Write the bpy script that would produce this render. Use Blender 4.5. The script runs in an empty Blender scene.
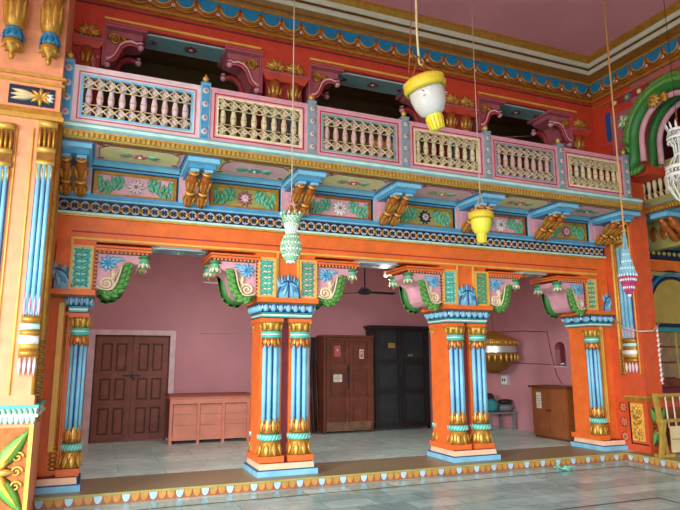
import bpy, math, random
from mathutils import Vector, Matrix
random.seed(7)
PI = math.pi
scene = bpy.context.scene
COL = scene.collection

# ------------------------------------------------------------------ camera, world, light, exposure
cam_d = bpy.data.cameras.new('camera')
cam = bpy.data.objects.new('camera', cam_d)
COL.objects.link(cam)
cam_d.sensor_fit = 'HORIZONTAL'
cam_d.sensor_width = 36.0
cam_d.lens = 36.0 * 594.38 / 680.0
cam_d.clip_end = 200
cam.location = (-1.0557, -8.046, 1.5156)
cam.rotation_euler = (PI / 2 + 0.1775, 0.0013, -0.3903)
scene.camera = cam

world = bpy.data.worlds.new('world')
scene.world = world
world.use_nodes = True
bg = world.node_tree.nodes['Background']
bg.inputs['Color'].default_value = (0.86, 0.93, 1.0, 1)
bg.inputs['Strength'].default_value = 0.75

def area(name, loc, target, sx, sy, power, color):
    d = bpy.data.lights.new(name, 'AREA')
    d.shape = 'RECTANGLE'
    d.size, d.size_y = sx, sy
    d.energy = power
    d.color = color
    o = bpy.data.objects.new(name, d)
    COL.objects.link(o)
    o.location = loc
    o.rotation_euler = (Vector(target) - Vector(loc)).to_track_quat('-Z', 'Y').to_euler()
    return o
# daylight through the hall's open front and its left-hand doorways (outside, above the openings' heads)
area('daylight_front_opening', (-7.0, -19.0, 5.2), (1.0, 0.0, 0.7), 12.0, 6.0, 2300, (0.95, 0.98, 1.0))
area('daylight_left_doorway', (-10.5, -8.6, 4.3), (1.0, 0.0, 1.0), 5.0, 3.4, 2300, (1.0, 0.98, 0.94))
# added fill light under the veranda ceiling, no fixture belongs to it
area('veranda_fill_light', (.8, 1.8, 4.02), (.8, 1.8, 0), 1.8, .3, 26, (.93, 1.0, .98))
area('veranda_fill_light', (5.4, 1.8, 4.02), (5.4, 1.8, 0), 1.8, .3, 8, (.93, 1.0, .98))

vs = scene.view_settings
scene.display_settings.display_device = 'sRGB'
vs.view_transform = 'Standard'
vs.look = 'None'
vs.gamma = 1.0
vs.use_curve_mapping = False
vs.exposure = 0.58

# ------------------------------------------------------------------ materials
def lin(h):
    h = h.lstrip('#')
    r = [int(h[i:i + 2], 16) / 255 for i in (0, 2, 4)]
    return [c / 12.92 if c <= .04045 else ((c + .055) / 1.055) ** 2.4 for c in r] + [1.0]

MATS = {}
def mat(name, col, rough=.5, var=.12, scale=6.0, metal=0.0, spec=.4, bump=0.0):
    m = bpy.data.materials.new(name)
    m.use_nodes = True
    nt = m.node_tree
    b = nt.nodes['Principled BSDF']
    b.inputs['Roughness'].default_value = rough
    b.inputs['Metallic'].default_value = metal
    b.inputs['Specular IOR Level'].default_value = spec
    c = lin(col)
    tc = nt.nodes.new('ShaderNodeTexCoord')
    nz = nt.nodes.new('ShaderNodeTexNoise')
    nz.inputs['Scale'].default_value = scale
    nz.inputs['Detail'].default_value = 6
    nt.links.new(tc.outputs['Object'], nz.inputs['Vector'])
    rp = nt.nodes.new('ShaderNodeValToRGB')
    rp.color_ramp.elements[0].position = .3
    rp.color_ramp.elements[1].position = .7
    rp.color_ramp.elements[0].color = [x * (1 - var) for x in c[:3]] + [1]
    rp.color_ramp.elements[1].color = [min(1, x * (1 + var)) for x in c[:3]] + [1]
    nt.links.new(nz.outputs['Fac'], rp.inputs['Fac'])
    nt.links.new(rp.outputs['Color'], b.inputs['Base Color'])
    if bump:
        bp = nt.nodes.new('ShaderNodeBump')
        bp.inputs['Strength'].default_value = bump
        nt.links.new(nz.outputs['Fac'], bp.inputs['Height'])
        nt.links.new(bp.outputs['Normal'], b.inputs['Normal'])
    MATS[name] = m
    return m

mat('orange', '#E8702F', .45)
mat('orange_light', '#EE9A6A', .5)
mat('orange_upper', '#C9432A', .5)
mat('pier_orange', '#D2582F', .5)
mat('pier_peach', '#EE9A6E', .5)
mat('red_dark', '#A83234', .5)
mat('red_line', '#B02A34', .5)
mat('maroon', '#7A3038', .5)
mat('rose', '#B4626C', .5)
mat('pink', '#DDA2AE', .5)
mat('pink_pale', '#E6C6C8', .5)
mat('pink_wall', '#CF9298', .6, .07, 1.6)
mat('mauve_ceiling', '#D88C94', .6, .06, 1.2)
mat('cream', '#F0DDB4', .5)
mat('peach_plinth', '#F2CBA4', .5)
mat('cornice_white', '#CEC6B0', .5, .05)
mat('white', '#F2F0EA', .45, .05)
mat('gold', '#B88430', .34, .22, 14, .35)
mat('gold_dark', '#8A5C22', .4, .2, 12, .3)
mat('gold_bright', '#D0A24A', .35, .2, 16, .3)
mat('copper', '#B0622C', .33, .25, 14, .3)
mat('yellow_line', '#E8B552', .45)
mat('olive', '#A39A56', .55, .15)
mat('olive_bounce', '#EDE4A6', .55, .1)  # lightened to carry floor bounce on the balcony's underside
mat('pink_bounce', '#F2BEC6', .5)  # pink raised in tone for bounce light under the balcony
mat('sky_blue', '#82C2DE', .4)
mat('shaft_blue', '#8ED2EE', .4)
mat('blue', '#4C93BC', .42)
mat('blue_deep', '#1B5390', .45)
mat('navy', '#1B2A42', .5)
mat('teal', '#4FBFAE', .42)
mat('teal_dark', '#2E8C86', .45)
mat('teal_grey', '#7FA6A8', .55)
mat('scallop_blue', '#1C7CA8', .45)
mat('mint', '#BFE8DC', .45)
mat('green', '#357A36', .42)
mat('green_light', '#669E4A', .45)
mat('green_leaf', '#63B08A', .45)
mat('black', '#17130F', .6)
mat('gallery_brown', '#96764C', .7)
mat('slate', '#8F9AA2', .55)
mat('baluster_pink', '#CDA8A6', .5)
mat('baluster_cream', '#D2C4A2', .5)
mat('lavender', '#D6BCC4', .5)
mat('lattice_cream', '#D6C294', .5)
mat('wood_door', '#87503F', .55, .18, 5)
mat('wood_door_dark', '#5E362C', .6, .18, 5)
mat('wood_chest', '#E6967C', .55, .1, 4)
mat('wood_chest_edge_shade', '#9A4A40', .55, .1, 4)  # dark wood of body and lid, also painted shade on the front
mat('wood_cupboard', '#6E3A28', .5, .3, 4)
mat('wood_cupboard_worn', '#7A5A44', .6, .3, 6)
mat('wood_black', '#23201F', .45, .3, 5)
mat('wood_black_panel', '#2A2E31', .45, .3, 5)
mat('wood_brown', '#94562E', .45, .15, 5)
mat('wood_brown_dark', '#6E3C20', .5, .15, 5)
mat('barrier_wood', '#B0903F', .5, .2, 8)
mat('paper', '#E4DCCB', .7, .08, 20)
mat('paper_red', '#C05A50', .7, .25, 30)
mat('iron', '#2B2A2A', .45)
mat('steel', '#C9CCCB', .35, .05, 6, .5)
mat('lamp_yellow', '#EDE04A', .4, .06)
mat('lamp_yellow_deep', '#E6C93A', .4, .06)
mat('rope', '#E6D2A0', .7)
mat('rope_tan', '#D6A060', .7)
mat('thread', '#C9B4A0', .7)
mat('bead_green', '#8FC79A', .25)
mat('bead_white', '#E8F2E6', .2, .04)
mat('bead_blue', '#8CC4D6', .25)
mat('bead_pink', '#C2407E', .3)
mat('cloth_teal', '#2E7C80', .8)
mat('cloth_grey', '#70757A', .8)
mat('tan_infill', '#B49A4C', .6)
mat('louvre', '#8C6A46', .6, .25, 9)
mat('granite', '#94886A', .4, .22, 40)
mat('step_orange', '#BC8C46', .5, .15, 10)
mat('step_red', '#A2603E', .5)
mat('step_blue', '#A9CFE0', .5)
mat('plastic_teal', '#7FD0B8', .35)
mat('bulb_glass', '#F4F4F0', .15)

def glassy(name, col, trans=.35):
    m = mat(name, col, .15, .04)
    b = m.node_tree.nodes['Principled BSDF']
    b.inputs['Transmission Weight'].default_value = trans
glassy('milk_glass', '#EDEBE4', .25)

def marble(name, c1, c2, cj, bw, bh, rough, rot=0.0):
    m = bpy.data.materials.new(name)
    m.use_nodes = True
    nt = m.node_tree
    b = nt.nodes['Principled BSDF']
    b.inputs['Roughness'].default_value = rough
    b.inputs['Specular IOR Level'].default_value = .35
    tc = nt.nodes.new('ShaderNodeTexCoord')
    mp = nt.nodes.new('ShaderNodeMapping')
    mp.inputs['Rotation'].default_value = (0, 0, rot)
    nt.links.new(tc.outputs['Object'], mp.inputs['Vector'])
    br = nt.nodes.new('ShaderNodeTexBrick')
    br.inputs['Color1'].default_value = lin(c1)
    br.inputs['Color2'].default_value = lin(c2)
    br.inputs['Mortar'].default_value = lin(cj)
    br.inputs['Scale'].default_value = 1
    br.inputs['Brick Width'].default_value = bw
    br.inputs['Row Height'].default_value = bh
    br.inputs['Mortar Size'].default_value = .004
    nt.links.new(mp.outputs['Vector'], br.inputs['Vector'])
    nz = nt.nodes.new('ShaderNodeTexNoise')
    nz.inputs['Scale'].default_value = 2.2
    nz.inputs['Detail'].default_value = 9
    nz.inputs['Distortion'].default_value = 2.2
    nt.links.new(tc.outputs['Object'], nz.inputs['Vector'])
    rp = nt.nodes.new('ShaderNodeValToRGB')
    rp.color_ramp.elements[0].position = .32
    rp.color_ramp.elements[0].color = (.74, .82, .80, 1)
    rp.color_ramp.elements[1].position = .66
    rp.color_ramp.elements[1].color = (1.08, 1.1, 1.08, 1)
    nt.links.new(nz.outputs['Fac'], rp.inputs['Fac'])
    mx = nt.nodes.new('ShaderNodeMix')
    mx.data_type = 'RGBA'
    mx.blend_type = 'MULTIPLY'
    mx.inputs['Factor'].default_value = 1
    nt.links.new(br.outputs['Color'], mx.inputs['A'])
    nt.links.new(rp.outputs['Color'], mx.inputs['B'])
    nt.links.new(mx.outputs['Result'], b.inputs['Base Color'])
    MATS[name] = m
marble('marble_hall', '#C0E2E2', '#94B6B8', '#74908F', .62, .36, .24)
marble('marble_veranda', '#DCF6EE', '#C4E2DA', '#86A09A', 1.2, .6, .30)

# ------------------------------------------------------------------ mesh helper
class MB:
    def __init__(s):
        s.v, s.f, s.m, s.s, s.mats = [], [], [], [], []
        s.X = Matrix.Identity(4)
    def mi(s, m):
        if m not in s.mats: s.mats.append(m)
        return s.mats.index(m)
    def add(s, vs, fs, m, smooth=False):
        b = len(s.v)
        flip = s.X.determinant() < 0
        s.v += [tuple(s.X @ Vector(p)) for p in vs]
        k = s.mi(m)
        for f in fs:
            f = [b + i for i in f]
            if flip: f = f[::-1]
            s.f.append(f); s.m.append(k); s.s.append(smooth)
        return s
    def box(s, x0, x1, y0, y1, z0, z1, m):
        vs = [(x, y, z) for z in (z0, z1) for y in (y0, y1) for x in (x0, x1)]
        return s.add(vs, [(0, 2, 3, 1), (4, 5, 7, 6), (0, 1, 5, 4), (2, 6, 7, 3), (0, 4, 6, 2), (1, 3, 7, 5)], m)
    def frust(s, a, b, m):
        # a,b = (x0,x1,y0,y1,z) lower / upper rectangle
        vs = [(a[0], a[2], a[4]), (a[1], a[2], a[4]), (a[1], a[3], a[4]), (a[0], a[3], a[4]),
              (b[0], b[2], b[4]), (b[1], b[2], b[4]), (b[1], b[3], b[4]), (b[0], b[3], b[4])]
        return s.add(vs, [(3, 2, 1, 0), (4, 5, 6, 7), (0, 1, 5, 4), (1, 2, 6, 5), (2, 3, 7, 6), (3, 0, 4, 7)], m)
    def quad(s, a, b, c, d, m):
        return s.add([a, b, c, d], [(0, 1, 2, 3)], m)
    def lathe(s, prof, m, o=(0, 0, 0), axis=(0, 0, 1), seg=16, smooth=True, cap=True):
        ax = Vector(axis).normalized()
        t = Vector((1, 0, 0)) if abs(ax.x) < .9 else Vector((0, 1, 0))
        u = ax.cross(t).normalized(); w = ax.cross(u)
        O = Vector(o); vs = []; fs = []
        for r, z in prof:
            for i in range(seg):
                a = 2 * PI * i / seg
                vs.append(O + ax * z + (u * math.cos(a) + w * math.sin(a)) * max(r, 1e-4))
        for j in range(len(prof) - 1):
            for i in range(seg):
                k = (i + 1) % seg
                fs.append((j * seg + i, j * seg + k, (j + 1) * seg + k, (j + 1) * seg + i))
        if cap:
            fs.append(tuple(reversed(range(seg))))
            n = (len(prof) - 1) * seg
            fs.append(tuple(n + i for i in range(seg)))
        return s.add(vs, fs, m, smooth)
    def tube(s, pts, r, m, seg=6, smooth=True):
        pts = [Vector(p) for p in pts]; n = len(pts)
        rs = r if isinstance(r, (list, tuple)) else [r] * n
        vs, fs = [], []
        d0 = (pts[1] - pts[0]).normalized()
        t = Vector((0, 0, 1)) if abs(d0.z) < .9 else Vector((0, 1, 0))
        u = d0.cross(t).normalized()
        for i in range(n):
            d = (pts[min(i + 1, n - 1)] - pts[max(i - 1, 0)])
            d = d.normalized() if d.length > 1e-9 else d0
            u = (u - d * u.dot(d)).normalized(); w = d.cross(u)
            for k in range(seg):
                a = 2 * PI * k / seg
                vs.append(pts[i] + (u * math.cos(a) + w * math.sin(a)) * rs[i])
        for i in range(n - 1):
            for k in range(seg):
                k2 = (k + 1) % seg
                fs.append((i * seg + k, i * seg + k2, (i + 1) * seg + k2, (i + 1) * seg + k))
        fs.append(tuple(reversed(range(seg)))); fs.append(tuple((n - 1) * seg + k for k in range(seg)))
        return s.add(vs, fs, m, smooth)
    def ball(s, o, r, m, seg=10, rings=6):
        rx, ry, rz = r if isinstance(r, (list, tuple)) else (r, r, r)
        vs, fs = [], []
        for j in range(rings + 1):
            ph = PI * j / rings - PI / 2
            for i in range(seg):
                a = 2 * PI * i / seg
                c = max(math.cos(ph), 1e-3)
                vs.append((o[0] + rx * c * math.cos(a), o[1] + ry * c * math.sin(a), o[2] + rz * math.sin(ph)))
        for j in range(rings):
            for i in range(seg):
                k = (i + 1) % seg
                fs.append((j * seg + i, j * seg + k, (j + 1) * seg + k, (j + 1) * seg + i))
        return s.add(vs, fs, m, True)
    def leaf(s, o, u, n, L, W, T, m, steps=5, bend=0.0, skew=.85):
        """a raised leaf: starts at o, runs along u, raised along n, bending sideways"""
        O, u, n = Vector(o), Vector(u).normalized(), Vector(n).normalized()
        v = n.cross(u)
        vs, fs = [], []
        for i in range(steps + 1):
            t = i / steps
            w = W * math.sin(PI * min(1, max(.02, t)) ** skew) if 0 < i < steps else W * .08
            c = O + u * (L * t) + v * (bend * L * t * t)
            h = T * math.sin(PI * (.12 + .8 * t))
            vs += [c - v * w, c - v * w * .5 + n * h * .75, c + n * h, c + v * w * .5 + n * h * .75, c + v * w]
        for i in range(steps):
            for k in range(4):
                a = i * 5 + k
                fs.append((a, a + 5, a + 6, a + 1))
        # back closing
        for i in range(steps):
            a = i * 5
            fs.append((a, a + 4, a + 9, a + 5))
        fs.append((0, 1, 2, 3, 4)); b = steps * 5
        fs.append((b + 4, b + 3, b + 2, b + 1, b))
        return s.add(vs, fs, m, True)
    def rosette(s, o, u, v, r, k, m, mc, T=.02, wid=.42):
        u, v = Vector(u), Vector(v); n = u.cross(v)
        for i in range(k):
            a = 2 * PI * i / k
            d = u * math.cos(a) + v * math.sin(a)
            s.leaf(Vector(o) + d * r * .2, d, n, r * .8, r * wid * 2.6 / k * 2, T, m)
        s.dome(o, n, r * .3, T * 1.5, mc)
        return s
    def dome(s, o, n, r, h, m, seg=10, rings=3):
        n = Vector(n).normalized()
        prof = [(r * math.cos(PI / 2 * j / rings), h * math.sin(PI / 2 * j / rings)) for j in range(rings + 1)]
        return s.lathe(prof, m, o, n, seg)
    def prism(s, poly, y0, y1, m, smooth=False):
        """closed polygon in XZ (anticlockwise seen from -Y), thickness y0..y1; fan caps by ngon"""
        n = len(poly)
        vs = [(x, y0, z) for x, z in poly] + [(x, y1, z) for x, z in poly]
        fs = [tuple(range(n)), tuple(reversed(range(n, 2 * n)))]
        for i in range(n):
            k = (i + 1) % n
            fs.append((i, i + n, k + n, k))
        return s.add(vs, fs, m, smooth)
    def spiral(s, c, r0, turns, a0, y, th, m, sgn=1, n=26, taper=.35):
        pts, rs = [], []
        for i in range(n):
            t = i / (n - 1)
            a = a0 + sgn * t * turns * 2 * PI
            r = r0 * (1 - t * .85)
            pts.append((c[0] + r * math.cos(a), y, c[1] + r * math.sin(a)))
            rs.append(th * (1 - t * taper))
        return s.tube(pts, rs, m, 6)

def obj(name, mb, parent=None, loc=None):
    me = bpy.data.meshes.new(name)
    me.from_pydata(mb.v, [], mb.f)
    for m in mb.mats: me.materials.append(MATS[m])
    me.polygons.foreach_set('material_index', mb.m)
    me.polygons.foreach_set('use_smooth', mb.s)
    me.update()
    o = bpy.data.objects.new(name, me)
    COL.objects.link(o)
    if parent: o.parent = parent
    if loc: o.location = loc
    return o
def thing(name, label, cat, loc=(0, 0, 0), group=None, scale=None):
    o = bpy.data.objects.new(name, None)
    COL.objects.link(o)
    o.empty_display_size = .1
    o.location = loc
    if scale: o.scale = scale
    o['label'] = label; o['category'] = cat
    if group: o['group'] = group
    return o
def tag(o, label, cat, group=None):
    o['label'] = label; o['category'] = cat
    if group: o['group'] = group
    return o
def struct(name, mb):
    o = obj(name, mb); o['kind'] = 'structure'; return o
def copy_tree(o, parent=None):
    kids = list(o.children)
    c = o.copy(); COL.objects.link(c)
    if parent: c.parent = parent
    for k in kids: copy_tree(k, c)
    return c
def dup(root, loc, label, scale=None):
    r = copy_tree(root)
    r.location = loc; r['label'] = label
    if scale: r.scale = scale
    return r
NY = (0, -1, 0)
FY = .10          # set-back of the arcade front behind the plinth faces

# ------------------------------------------------------------------ setting: floors, walls, ceilings
m = MB()
m.quad((-9, -14, -.12), (13, -14, -.12), (13, -.19, -.12), (-9, -.19, -.12), 'marble_hall')
def inlay(mb, x0, x1, y0, y1, z=-.1185): mb.quad((x0, y0, z), (x1, y0, z), (x1, y1, z), (x0, y1, z), 'black')
inlay(m, -8, 6.93, -.665, -.635)
inlay(m, 6.9, 6.93, -12, -.635)
inlay(m, -8, 5.43, -2.47, -2.44)
inlay(m, 5.40, 5.43, -12, -2.44)
struct('floor', m)
m = MB()
m.box(-1.62, 8.0, -.16, 4.75, -.3, 0, 'marble_veranda')
m.box(7.42, 13, -13, -.16, -.3, 0, 'marble_veranda')
m.box(8.0, 13, -.16, 1.0, -.3, 0, 'marble_veranda')
o = struct('floor', m)
m = MB()          # granite kerb with painted scallop riser
m.box(-2.6, 7.45, -.21, .78, -.14, .004, 'granite')
m.box(7.37, 7.75, -13, -.2, -.14, .004, 'granite')
m.box(-2.6, 7.38, -.225, -.21, -.022, .004, 'olive')
m.box(7.355, 7.37, -13, -.21, -.022, .004, 'olive')
m.box(-2.6, 7.4, -.216, -.20, -.12, -.022, 'step_red')
m.box(7.364, 7.38, -13, -.2, -.12, -.022, 'step_red')
def scal(px, n, mm, r=.046, h=.085):
    P = Vector(px); t = n.cross(Vector((0, 0, 1)))
    pts = [P + t * (r * math.cos(a)) + Vector((0, 0, -h * math.sin(a))) for a in [PI * i / 8 for i in range(9)]]
    nn = len(pts)
    vs = pts + [p + n * .012 for p in pts]
    fs = [tuple(range(nn)), tuple(range(2 * nn - 1, nn - 1, -1))] + [(i, (i + 1) % nn, nn + (i + 1) % nn, nn + i) for i in range(nn)]
    m.add(vs, fs, mm)
x = -1.5; k = 0
while x < 7.3:
    scal((x, -.213, -.024), Vector((0, -1, 0)), 'step_blue' if k % 3 == 0 else 'step_orange'); x += .103; k += 1
y = -.32; k = 0
while y > -6:
    scal((7.367, y, -.024), Vector((-1, 0, 0)), 'step_blue' if k % 3 == 0 else 'step_orange'); y -= .103; k += 1
m.box(-2.6, 7.9, .78, .80, -.1, .003, 'black')
o = struct('trim_1', m)

# veranda room behind the arcade
m = MB(); m.box(-1.9, 8.2, 4.62, 4.8, 0, 4.1, 'pink_wall'); struct('wall_back', m)
m = MB(); m.box(-1.9, -1.62, .62, 4.62, 0, 4.1, 'pink_wall'); struct('wall_left', m)
m = MB()          # right wall of the veranda, with an arched niche
X0 = 8.0
ny, nz0, nw, nh = 1.86, 1.42, .15, .34
m.box(X0, 8.2, .62, ny - nw, 0, 4.1, 'pink_wall')
m.box(X0, 8.2, ny + nw, 4.62, 0, 4.1, 'pink_wall')
m.box(X0, 8.2, ny - nw, ny + nw, 0, nz0, 'pink_wall')
arc = [(ny - nw * math.cos(PI * i / 10), nz0 + nh + (.16 * math.sin(PI * i / 10) ** .8)) for i in range(11)]
for i in range(10):
    (a, b), (c, d) = arc[i], arc[i + 1]
    m.add([(X0, a, b), (X0, c, d), (X0, c, 4.1), (X0, a, 4.1)], [(0, 1, 2, 3)], 'pink_wall')
    m.add([(X0, a, b), (X0, c, d), (X0 + .14, c, d), (X0 + .14, a, b)], [(0, 1, 2, 3)], 'rose')
m.box(X0 + .14, 8.2, ny - nw, ny + nw, nz0, 4.1, 'maroon')
m.box(X0 - .03, X0 + .13, ny - nw - .03, ny + nw + .03, nz0 - .03, nz0, 'pink_pale')
struct('wall_right', m)
m = MB(); m.box(-1.9, 8.2, .5, 4.8, 4.1, 4.3, 'pink_wall'); struct('ceiling', m)

# the front: beam over the arcade, frieze, wall behind the brackets
m = MB()
m.box(-1.7, 7.72, .1, .66, 3.06, 3.5, 'orange')
for a, b in ((-1.7, -1.1), (1.04, 1.94), (4.1, 5.0), (7.1, 7.72)): m.box(a, b, .102, .655, 3.0, 3.06, 'orange')
m.box(-1.7, 7.72, .12, .6, 3.5, 4.3, 'pink')
m.box(-1.7, -1.40, .12, .66, 0, 3.0, 'orange')
m.box(7.35, 7.72, .12, .66, 0, 3.0, 'orange')
m.box(-1.38, 7.45, .075, .1, 3.075, 3.105, 'yellow_line')
m.box(-1.40, 7.47, .085, .1, 3.175, 3.19, 'red_dark')
m.box(-1.40, -1.37, .075, .1, 2.45, 3.105, 'yellow_line')
for x, w in ((-1.46, .016), (-1.43, .014), (7.42, .014), (7.46, .014)):
    m.box(x - w, x + w, .07, .12, .45, 2.25, 'yellow_line')
struct('wall_front', m).location.y = FY

m = MB()          # dark frieze of rosettes
m.box(-1.66, 7.66, .07, .12, 3.47, 3.70, 'navy')
m.box(-1.66, 7.66, .03, .12, 3.445, 3.475, 'mint')
m.box(-1.66, 7.66, .045, .12, 3.42, 3.445, 'gold_bright')
m.box(-1.66, 7.66, .0, .12, 3.665, 3.72, 'blue')
m.box(-1.66, 7.66, .02, .12, 3.645, 3.665, 'sky_blue')
x = -1.58
while x < 7.6:
    m.dome((x, .07, 3.56), NY, .036, .022, 'gold_bright', 8, 2)
    m.dome((x, .069, 3.56), NY, .02, .034, 'copper', 6, 2)
    for s in (-1, 1):
        for t in (-1, 1):
            m.leaf((x + s * .012, .069, 3.56 + t * .024), (s * 1.0, 0, t * .85), NY, .062, .012, .012, 'pink_pale', 3)
    m.leaf((x + .0625, .069, 3.49), (0, 0, 1), NY, .055, .012, .012, 'sky_blue', 3)
    m.leaf((x + .0625, .069, 3.635), (0, 0, -1), NY, .055, .012, .012, 'sky_blue', 3)
    x += .125
o = struct('trim_2', m); o.location = (0, FY, -.045)

# upper gallery behind the balcony
m = MB(); m.box(-1.9, 8.0, 2.6, 2.75, 4.3, 7.1, 'gallery_brown'); struct('wall_gallery', m)
m = MB(); m.box(-1.9, 8.0, .1, 2.75, 4.26, 4.32, 'gallery_brown'); struct('floor', m)
m = MB(); m.box(-1.9, 8.0, .6, 2.75, 6.9, 7.0, 'gallery_brown'); struct('ceiling', m)
m = MB()
m.box(-1.7, 7.66, .14, .66, 6.14, 7.3, 'orange_upper')
m.box(-1.7, -1.22, .14, .66, 4.3, 6.14, 'red_dark')
m.box(7.2, 7.72, .14, .66, 4.3, 6.14, 'orange_upper')
m.box(-1.9, -1.7, .6, 2.7, 4.3, 7.1, 'gallery_brown')
m.box(7.72, 7.9, .6, 2.7, 4.3, 7.1, 'gallery_brown')
for a, b in ((-1.2, 1.02), (1.80, 4.22), (4.96, 7.2)):
    m.box(a, b, .115, .14, 6.185, 6.215, 'yellow_line')
m.box(-1.7, 7.6, .12, .14, 6.37, 6.39, 'maroon')
m.box(-1.32, -1.28, .12, .14, 4.3, 5.62, 'rose'); m.box(-1.30, -1.22, .12, .14, 5.58, 5.62, 'rose')
struct('wall_upper', m)

# painted scallop frieze and stepped cornice, turning the corner on to the right-hand side
XS, YF, YE = 7.6, .14, -9.0
def run(mb, prof, mm):          # profile [(out, z)] swept along front and right side with a mitre
    vs = []
    for d, z in prof:
        vs += [(-4.5, YF - d, z), (XS - d, YF - d, z), (XS - d, YE, z)]
    fs = []
    for i in range(len(prof) - 1):
        a = i * 3
        fs += [(a, a + 1, a + 4, a + 3), (a + 1, a + 2, a + 5, a + 4)]
    mb.add(vs, fs, mm)
m = MB()
run(m, [(0.0, 6.43), (.05, 6.43), (.05, 6.47), (.02, 6.47)], 'gold')
run(m, [(.02, 6.47), (.02, 6.82)], 'copper')
run(m, [(.02, 6.79), (.055, 6.79), (.055, 6.83), (.05, 6.83)], 'gold')
run(m, [(.05, 6.83), (.07, 6.86), (.07, 6.90), (.11, 6.96)], 'gold_dark')
run(m, [(.11, 6.96), (.13, 6.96), (.15, 6.99), (.15, 7.03)], 'cornice_white')
run(m, [(.15, 7.03), (.13, 7.04), (.13, 7.065), (.17, 7.065)], 'gold_dark')
run(m, [(.17, 7.065), (.20, 7.08), (.22, 7.13)], 'cornice_white')
run(m, [(.22, 7.13), (.21, 7.14), (.28, 7.20), (.28, 7.25)], 'gold')
def swag(P, t, n, w):
    P, t, n = Vector(P), Vector(t), Vector(n); Z = Vector((0, 0, 1))
    pts = [P + t * (w * math.cos(a)) - Z * (.20 * math.sin(a) ** .75) for a in [PI * i / 10 for i in range(11)]]
    k = len(pts)
    vs = [p + n * .022 for p in pts] + [p + n * .045 for p in pts]
    fs = [tuple(range(k)), tuple(range(2 * k - 1, k - 1, -1))] + [(i, (i + 1) % k, k + (i + 1) % k, k + i) for i in range(k)]
    m.add(vs, fs, 'scallop_blue')
    for off, mm, rr in ((.0, 'gold_bright', .013), (.035, 'copper', .017), (.068, 'gold', .012)):
        m.tube([P + n * .045 + t * ((w + off) * math.cos(a)) - Z * ((.205 + off) * math.sin(a) ** .75) for a in [PI * (.06 + .88 * i / 10) for i in range(11)]], rr, mm, 5)
    q = P + t * (w + .012) + n * .03
    m.tube([q, q - Z * .16], [.02, .012], 'copper', 6)
    m.ball(tuple(q - Z * .0), (.028, .028, .028), 'scallop_blue', 8, 4)
    m.dome(tuple(q - Z * .2 + n * .02), tuple(n), .03, .02, 'pink_pale', 8, 2)
    m.dome(tuple(q - Z * .2 + n * .03), tuple(n), .012, .02, 'red_line', 6, 2)
x = -1.44
while x < 7.5:
    swag((x, YF, 6.79), (1, 0, 0), NY, .148); x += .325
y = -.05
while y > -5:
    swag((XS, y, 6.79), (0, 1, 0), (-1, 0, 0), .148); y -= .325
struct('trim_3', m)
m = MB(); m.box(-9, 10, -11.3, .2, 7.25, 7.4, 'mauve_ceiling'); struct('ceiling', m)
m = MB(); m.box(-7.2, 10, -11.3, -11.0, 4.25, 7.25, 'pier_peach'); m.box(8.0, 10, -11.3, -11.0, -.12, 4.25, 'pier_peach'); struct('wall_shade_front', m)  # unseen wall, added to keep front daylight off the upper storey
m = MB(); m.box(-7.4, -7.2, -11.0, .2, 3.9, 7.25, 'pier_peach'); m.box(-7.4, -7.2, -3.2, .2, -.12, 3.9, 'pier_peach'); struct('wall_left', m)  # unseen hall wall, its head added to shade the upper storey from the left

# right-hand side: upper wall pierced by an arch
m = MB()
AY, AZ, AR = -1.52, 5.30, .76
n = 18
arcp = [(AY + AR * math.cos(PI * i / n), AZ + AR * 1.0 * math.sin(PI * i / n)) for i in range(n + 1)]
for xx in (7.62, 8.1):
    for i in range(n):
        (a, b), (c, d) = arcp[i], arcp[i + 1]
        m.add([(xx, a, b), (xx, c, d), (xx, c, 6.5), (xx, a, 6.5)], [(0, 1, 2, 3)], 'rose')
for i in range(n):
    (a, b), (c, d) = arcp[i], arcp[i + 1]
    m.add([(7.62, a, b), (7.62, c, d), (8.1, c, d), (8.1, a, b)], [(0, 1, 2, 3)], 'red_dark')
m.box(7.62, 8.1, AY + AR, .66, 4.72, 6.5, 'orange_upper')
m.box(7.62, 8.1, -9, AY - AR, 4.72, 6.5, 'orange_upper')
m.box(7.62, 8.1, -9, .66, 6.5, 7.3, 'orange_upper')
m.box(7.59, 7.62, -9, .1, 6.30, 6.33, 'gold')
m.box(7.605, 7.62, -.74, -.28, 4.9, 6.02, 'rose')
m.box(7.60, 7.62, -9, -.28, 6.18, 6.30, 'red_dark')
for i, y in enumerate([-.42 - .27 * k for k in range(16)]):
    m.ball((7.595, y, 6.22), (.02, .095 if i % 2 else .06, .07), 'scallop_blue' if i % 2 else 'copper', 10, 5)
    m.ball((7.58, y, 6.22), (.02, .05, .045), 'gold_bright' if i % 2 else 'cream', 8, 4)
m.box(7.59, 7.62, -.28, -.18, 5.55, 6.1, 'blue_deep')
struct('wall_side', m)

# side aisle seen past the right-hand pier
m = MB()
m.box(8.0, 12, .14, .3, 0, 7.2, 'maroon')
m.box(8.0, 12, .08, .14, 3.7, 4.1, 'olive')
m.box(8.0, 12, .06, .14, 3.46, 3.70, 'navy')
m.box(8.0, 12, .02, .14, 3.66, 3.72, 'teal_dark')
x = 8.1
while x < 11:
    m.dome((x, .06, 3.57), NY, .05, .03, 'olive', 8, 2); x += .14
m.box(8.0, 12, .05, .14, 3.22, 3.44, 'orange')
m.box(8.0, 12, .03, .14, 3.12, 3.2, 'olive')
m.box(8.0, 12, .08, .14, 2.2, 3.1, 'teal_grey')
struct('wall_aisle', m)
m = MB(); m.box(8.1, 13, -9, .3, 7.2, 7.3, 'gallery_brown'); struct('ceiling', m)
m = MB(); m.box(12, 12.2, -9, .3, 0, 7.2, 'maroon'); struct('wall_outer', m)
m = MB()
cx, cz, r = 9.22, 2.45, .62
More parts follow.
